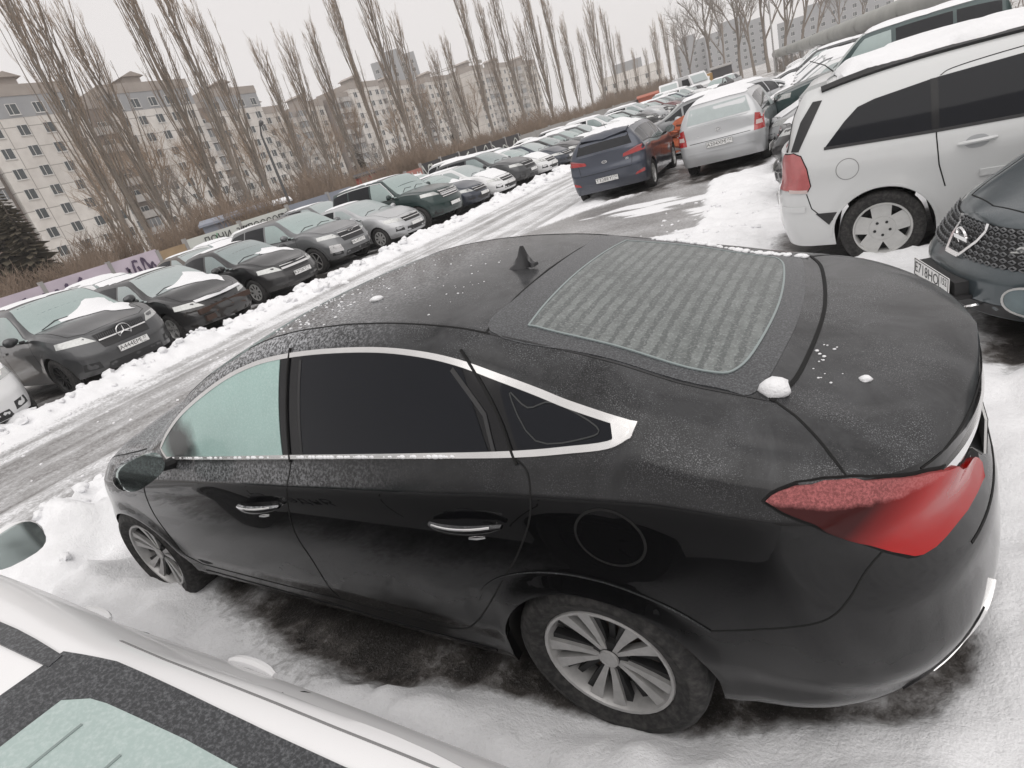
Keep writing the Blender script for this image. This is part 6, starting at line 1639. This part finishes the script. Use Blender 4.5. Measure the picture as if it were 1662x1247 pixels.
    block('apartment_block', 'pale panel apartment block at the left edge with a blue-grey top storey', 104, -20, -55, 9, 14)
    block('apartment_block', 'panel apartment block with blue-grey top storey behind the second clump of poplars', 108, -55.2, -78, 9, 16)
    block('apartment_block', 'panel apartment block with grey top storey left of the street lamp', 118, -79, -101.5, 9, 13)
    block('apartment_block', 'long panel apartment block with rows of balconies right of the street lamp', 128, -103, -131, 8, 6.0, top=False, warm=True)
    block('apartment_block', 'panel apartment block in the middle with white window columns', 126, -132, -154, 9, 13, top=False)
    block('apartment_block', 'panel apartment block just left of the crane', 130, -155, -197, 9, 13, top=False)
    block('apartment_block', 'panel apartment block half hidden by the poplars right of the crane', 120, -198, -250, 9, 12, top=False, warm=True)
    def slab(name, label, az, dist, w_, h, dp=14):
        a = R(az); x, y = CAM[0] + math.cos(a) * dist, CAM[1] + math.sin(a) * dist
        o = empty(name, (x, y, 0), a, label, 'building', 'far towers on the skyline')
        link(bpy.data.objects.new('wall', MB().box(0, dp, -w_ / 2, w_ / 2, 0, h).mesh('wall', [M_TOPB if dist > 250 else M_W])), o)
        MB().box(3, 9, -w_ * .2, w_ * .25, h + .002, h + 3).build('roof_house', M_TOPB, o)
        nf = int(h / 2.9); nc = max(3, int(w_ / 3.6))
        for fl in range(nf):
            for c in range(nc):
                wn = link(bpy.data.objects.new('window', WIN), o); wn.location = (-.004, -w_ / 2 + (c + .5) * w_ / nc, fl * 2.9 + 1.2)
        return o
    slab('tower_block', 'grey tower block rising above the panel flats in the middle', -53.0, 270, 18, 43)
    slab('tower_block', 'distant grey tower at the far end, left of the pair on the right', -77.2, 340, 15, 19)
    slab('tower_block', 'distant grey tower at the far end, right of the pair on the right', -80.6, 330, 26, 19)
    slab('tower_block', 'low distant grey block between the poplars by the orange container', -72.2, 230, 22, 11)
    slab('tower_block', 'distant block on the skyline above the heating pipe', -87.5, 300, 40, 13)

# ------------------------------------------------------------------ fence, banner, lamp, pipe, far clutter
def strokes(m, rn, y0, y1, z0, z1, n, r_=.05):
    for i in range(n):
        y = y0 + (y1 - y0) * (i + .5) / n; w_ = (y1 - y0) / n * .6; zz = [z0 + (z1 - z0) * rn.random() for _ in range(4)]
        P = spline2([(y - w_, zz[0]), (y - w_ * .2, zz[1]), (y + w_ * .3, zz[2]), (y + w_, zz[3])], 6); V = []; F = []
        for k, p in enumerate(P):
            a = P[max(k - 1, 0)]; b = P[min(k + 1, len(P) - 1)]; t = (b - a).normalized(); nn = Vector((-t.y, t.x)) * r_ * (.5 + rn.random())
            V += [(-.035, p.x + nn.x, p.y + nn.y), (-.035, p.x - nn.x, p.y - nn.y), (-.02, p.x - nn.x, p.y - nn.y), (-.02, p.x + nn.x, p.y + nn.y)]
        for k in range(len(P) - 1): F += [(4 * k, 4 * k + 1, 4 * k + 5, 4 * k + 4), (4 * k + 3, 4 * k + 7, 4 * k + 6, 4 * k + 2)]
        m.put(V, F)
def surroundings():
    rn = random.Random(2)
    M_LIL = simple('lilac_spray', (.56, .49, .56), .8, var=.2, scale=1.2); M_INKP = simple('spray_outline', (.10, .07, .12), .8); M_WHT = simple('white_board', (.62, .64, .60), .8, var=.15, scale=1.0)
    M_GRN = simple('green_spray', (.30, .48, .34), .8); M_GREY = simple('blue_grey_sheet', (.26, .28, .33), .7, var=.15, scale=.8); M_CONC = simple('concrete', (.33, .32, .31), .9, var=.2, scale=1.2)
    M_ORS = simple('ochre_spray', (.36, .26, .16), .8, var=.3, scale=1.5); M_DK = simple('dark_sheet', (.055, .052, .055), .8, var=.4, scale=1.0); M_PINK = simple('salmon_spray', (.45, .20, .17), .8, var=.3, scale=1.5)
    X = 25.2
    ytop = lambda px, py: at_x(px, py, X)
    def fence(name, label, ya, yb, h, mat, pw=2.5, spray=None, n=3, cap=None, skew=0):
        o = empty(name, (X, 0, 0), 0, label, 'fence', 'stretches of the boundary fence')
        y = ya
        while y > yb + .2:
            w_ = min(pw, y - yb); dz = rn.uniform(-.05, .05)
            MB().box(0, .10, y - w_ + .02, y - .02, 0, h + dz).build('panel', mat, o)
            MB().box(-.03, .14, y - .07, y + .07, 0, h + .08 + dz).build('post', M_CONC, o)
            if spray:
                q = MB(); strokes(q, rn, y - w_ + .15, y - .15, .45, h - .1, n, .045); q.build('spray_lines', spray, o)
            y -= w_
        return o
    a = ytop(20, 480); b = ytop(258, 415)
    fence('lilac_graffiti_fence', 'fence sprayed with pale lilac graffiti letters at the left', a.y + 4, b.y, 1.78, M_LIL, spray=M_INKP, n=4)
    c = ytop(305, 402); d = ytop(470, 345); e = ytop(520, 325); f = ytop(575, 318)
    fence('ochre_fence', 'short ochre sprayed fence between the lilac fence and the white banner', b.y, c.y, 1.62, M_ORS, spray=M_INKP, n=2)
    o = fence('lettered_banner_fence', 'white board fence with hand painted lettering and a green car drawing', c.y, d.y, 1.80, M_WHT, 3.0, M_GRN, 2)
    for k, (tx, fr) in enumerate((('ЛОЧИ', .26), ('345', .50), ('(2ЛОССОРУ', .72), ('ПО', .93))):
        t = link(bpy.data.objects.new('banner_lettering', text_mesh(tx, .62, M_INK)), o); t.location = (-.045, c.y + (d.y - c.y) * fr, 1.45); t.rotation_euler = (R(90), 0, R(-90)); t.scale = (.85, .75, 1)
    fence('blue_grey_fence', 'plain blue-grey sheet fence right of the lettered banner', d.y, f.y, 1.95, M_GREY, 3.0)
    g = ytop(690, 290)
    fence('dark_sprayed_fence', 'dark fence with salmon and white spray behind the green SUV', f.y, g.y, 1.75, M_PINK, 2.6, M_WHT, 3)
    h = ytop(850, 240)
    fence('white_framed_fence', 'dark fence panels between white posts along the middle of the lot', g.y, h.y, 1.95, M_DK, 2.4, M_WHT, 2)
    fence('far_fence', 'far grey fence running on to the end of the lot', h.y, -95, 1.8, M_CONC, 3.0)
    # shed roofs and a red kiosk behind the fence
    def hut(name, label, px, py, dist, w_, h_, mat, roof, dp=3.0, cat='shed', rz=None):
        dd = ray(px, py); hd = math.hypot(dd.x, dd.y); x, y = CAM[0] + dd.x / hd * dist, CAM[1] + dd.y / hd * dist
        o = empty(name, (x, y, 0), math.atan2(dd.y, dd.x) if rz is None else rz, label, cat)
        MB().box(0, dp, -w_ / 2, w_ / 2, 0, h_).build('walls', mat, o)
        MB().put([(-.2, -w_ / 2 - .15, h_ + .002), (dp + .2, -w_ / 2 - .15, h_ + .25), (dp + .2, w_ / 2 + .15, h_ + .25), (-.2, w_ / 2 + .15, h_ + .002), (-.2, -w_ / 2 - .15, h_ + .12), (dp + .2, -w_ / 2 - .15, h_ + .37), (dp + .2, w_ / 2 + .15, h_ + .37), (-.2, w_ / 2 + .15, h_ + .12)], [(0, 3, 2, 1), (4, 5, 6, 7), (0, 1, 5, 4), (1, 2, 6, 5), (2, 3, 7, 6), (3, 0, 4, 7)]).build('roof', roof, o)
        return o
    M_RED_ = simple('red_sheet', (.42, .075, .055), .6, var=.2, scale=2); M_OR = simple('orange_sheet', (.40, .105, .055), .6, var=.2, scale=2)
    hut('red_kiosk', 'small red kiosk behind the fence below the panel flats', 606, 296, 52, 2.6, 2.3, M_RED_, M_DK, cat='kiosk')
    hut('grey_shed', 'blue-grey shed behind the lettered banner', 385, 362, 36, 3.4, 2.1, M_GREY, M_GREY)
    hut('snow_roofed_shed', 'brown shed with snow on its roof above the lettered banner', 430, 350, 40, 3.4, 2.1, simple('brown_boards', (.12, .075, .05), .9, var=.3), M_SNOW)
    o = hut('orange_container', 'orange container at the far end of the lot', 1052, 158, 84, 2.5, 1.7, M_OR, M_OR, cat='container')
    for k in range(6): MB().box(-.05, 0, -1.2 + k * .45, -1.1 + k * .45, .1, 1.6).build('rib', M_OR, o)
    hut('dark_shed', 'dark board shed between the two white vans at the far end', 1110, 150, 92, 2.4, 2.4, M_DK, M_CONC)
    hut('dark_gatehouse', 'dark boarded hut right of the yellow truck far away', 1172, 122, 100, 2.8, 2.5, M_DK, M_CONC)
    # vans and truck far away
    def van(name, label, px, py, dist, col, cab=None, cargo=None, L=4.6, H=2.3, cat='van', rz=0.0):
        dd = ray(px, py); hd = math.hypot(dd.x, dd.y); x, y = CAM[0] + dd.x / hd * dist, CAM[1] + dd.y / hd * dist
        o = empty(name, (x, y, 0), math.atan2(dd.y, dd.x) + PI + rz, label, cat)
        v = [(-L / 2, 0.35), (-L / 2, H), (L * .22, H), (L * .36, H * .62), (L / 2, H * .5), (L / 2, .35)]; V = [(a_, s_ * .95, b_) for s_ in (-1, 1) for a_, b_ in v]; n = 6
        add('body', V, [tuple(range(5, -1, -1)), tuple(range(6, 12))] + [(k, (k + 1) % 6, 6 + (k + 1) % 6, 6 + k) for k in range(6)], col, o, smooth=False)
        add('windscreen', [(L * .235, -.8, H * .95), (L * .235, .8, H * .95), (L * .365, .8, H * .66), (L * .365, -.8, H * .66)], [(0, 3, 2, 1)], M_FROSTG, o, smooth=False).location = (.02, 0, .01)
        for sg in (-1, 1):
            add('side_window', [(-.1 * L, sg * .955, H * .58), (.28 * L, sg * .955, H * .58), (.2 * L, sg * .955, H * .9), (-.1 * L, sg * .955, H * .9)], [(0, 1, 2, 3)], M_DARKGLASS, o, smooth=False)
            add('headlight', [(L / 2 + .01, sg * .6, .75), (L / 2 + .01, sg * .9, .75), (L / 2 + .01, sg * .9, .98), (L / 2 + .01, sg * .6, .95)], [(0, 1, 2, 3)], M_LAMP, o, smooth=False)
            for xw in (-L * .30, L * .32): put_wheel(o, xw, sg * .85, .33, .335, .2, .2, 'disc', (M_RIMGREY, M_ALLOYDARK, M_UNDER))
        if cargo: MB().box(-L / 2 - .05, L * .20, -1.0, 1.0, H * .55, H * 1.18).build('cargo_box', cargo, o)
        MB().box(-L / 2, L * .2, -.9, .9, (H if not cargo else H * 1.18) + .002, (H if not cargo else H * 1.18) + .07).build('snow_cover', M_SNOW, o)
        return o
    van('white_van', 'white van right of the orange container far away', 1088, 158, 70, PT['white'])
    van('white_minibus', 'white minibus right of the dark shed far away', 1126, 146, 72, PT['white'], H=2.5, rz=.5)
    van('yellow_truck', 'small truck with a yellow box far away between the dark sheds', 1146, 138, 100, PT['white'], cargo=simple('yellow_sheet', (.44, .27, .09), .6, var=.15), H=1.9, cat='truck', rz=-.3)
    # street lamp
    t = at_x(470, 330, 29)
    o = empty('street_lamp', (29, t.y, 0), 0, 'tall curved street lamp in front of the panel flats', 'lamp')
    MB().tube([(0, 0, 0), (0, 0, 5.2), (-.05, .05, 5.9), (-.5, .25, 6.35)], [.10, .07, .05, .04], 8).build('pole', simple('lamp_steel', (.10, .10, .10), .6), o, True)
    MB().tube([(-.45, .22, 6.33), (-.85, .4, 6.42), (-1.15, .55, 6.38)], [.06, .14, .05], 8).build('lamp_head', simple('lamp_steel', (.10, .10, .10), .6), o, True)
    dd = ray(1258, 110); hd = math.hypot(dd.x, dd.y); x, y = CAM[0] + dd.x / hd * 75, CAM[1] + dd.y / hd * 75
    o = empty('grey_post', (x, y, 0), 0, 'thin pale post at the end of the heating pipe', 'post'); MB().tube([(0, 0, 0), (0, 0, 7.0)], [.09, .07], 8).build('shaft', M_CONC, o, True); MB().box(-.2, .2, -.2, .2, 0, .3).build('foot', M_CONC, o)
    # elevated heating pipe with stands
    p1 = Vector((9.6, -88.0, 2.05)); p2 = Vector((-1.9, -31.0, 2.12)); p3 = p2 + (p2 - p1).normalized() * 26; p3.z = 2.12
    o = empty('heating_pipe', (0, 0, 0), 0, 'fat grey heating pipe on stands above the snowed right row', 'pipe')
    M_PIPE = simple('pipe_wrap', (.33, .33, .31), .7, var=.25, scale=.9)
    MB().tube([p1, p2, p3], .46, 16).build('pipe_run', M_PIPE, o, True)
    for k in range(11):
        q = p1 + (p3 - p1) * (k / 10); MB().box(q.x - .12, q.x + .12, q.y - .12, q.y + .12, 0, q.z - .40).build('stand', M_CONC, o)
        MB().lathe([(.475, -.06), (.475, .06)], 16, 'y', (q.x, q.y, q.z)).build('band', simple('band_dark', (.10, .10, .10), .7), o)
    # hedge of dead reed under the pipe
    m = MB()
    for i in range(900):
        q = p1 + (p3 - p1) * rn.random(); x = q.x + rn.uniform(-1.0, .2); y = q.y + rn.uniform(-1, 1); hh = rn.uniform(.8, 1.75)
        m.tube([(x, y, 0), (x + rn.gauss(0, .25), y + rn.gauss(0, .25), hh)], [.03, .012], 3, cap=False)
    tag(m.build('dry_weeds', M_TWIG2, None), 'dry grey weeds growing under the heating pipe', 'weeds', None, 'stuff')
    # crane
    a_ = R(-58.5); dist = 420; x, y = CAM[0] + math.cos(a_) * dist, CAM[1] + math.sin(a_) * dist; M_CR = simple('crane_steel', (.24, .22, .20), .7)
    o = empty('tower_crane', (x, y, 0), a_ + R(90), 'distant tower crane above the flats right of the middle', 'crane')
    m = MB()
    for sx in (-.9, .9):
        for sy in (-.9, .9): m.tube([(sx, sy, 0), (sx, sy, 50)], .16, 4)
    for k in range(16): m.tube([(-.9, -.9, k * 3), (.9, -.9, k * 3 + 3)], .10, 3); m.tube([(-.9, .9, k * 3), (.9, .9, k * 3 + 3)], .10, 3)
    m.build('mast', M_CR, o); m = MB().tube([(-12, 0, 50.2), (22, 0, 50.2)], .25, 4); m.tube([(-12, 0, 52.0), (22, 0, 51.0)], .18, 4)
    for k in range(11): m.tube([(-10 + k * 3, 0, 50.2), (-8.5 + k * 3, 0, 51.8 - k * .06)], .10, 3)
    m.build('jib', M_CR, o); MB().box(-13, -10, -1, 1, 48.4, 50.0).build('counterweight', M_CR, o); MB().box(-1.2, 1.6, -1.2, 1.2, 47.6, 50.0).build('cab', M_CR, o)
def haze():
    hz = MB().box(-700, 420, -700, 60, -1.2, 64).mesh('haze', [])
    o = link(bpy.data.objects.new('haze', hz)); o['kind'] = 'stuff'; o['label'] = 'pale winter haze hanging over the whole car park'; o['category'] = 'haze'
    m = bpy.data.materials.new('winter_haze'); m.use_nodes = True; t = m.node_tree; t.nodes.clear()
    v = t.nodes.new('ShaderNodeVolumePrincipled'); v.inputs['Density'].default_value = .0008; v.inputs['Color'].default_value = (.985, .98, .98, 1); v.inputs['Anisotropy'].default_value = .2
    out = t.nodes.new('ShaderNodeOutputMaterial'); t.links.new(v.outputs[0], out.inputs['Volume']); hz.materials.append(m)
    SC.cycles.volume_bounces = 1
# ------------------------------------------------------------------ build
ground_all()
flats()
trees()
surroundings()
hero, HS = build_hero()
hero_snow(hero, HS)
fleet()
near_white_car()
for r_ in list(PROTO.values()):
    st = [r_]; al = []
    while st:
        q = st.pop(); al.append(q); st += list(q.children)
    for q in al: bpy.data.objects.remove(q)
haze()
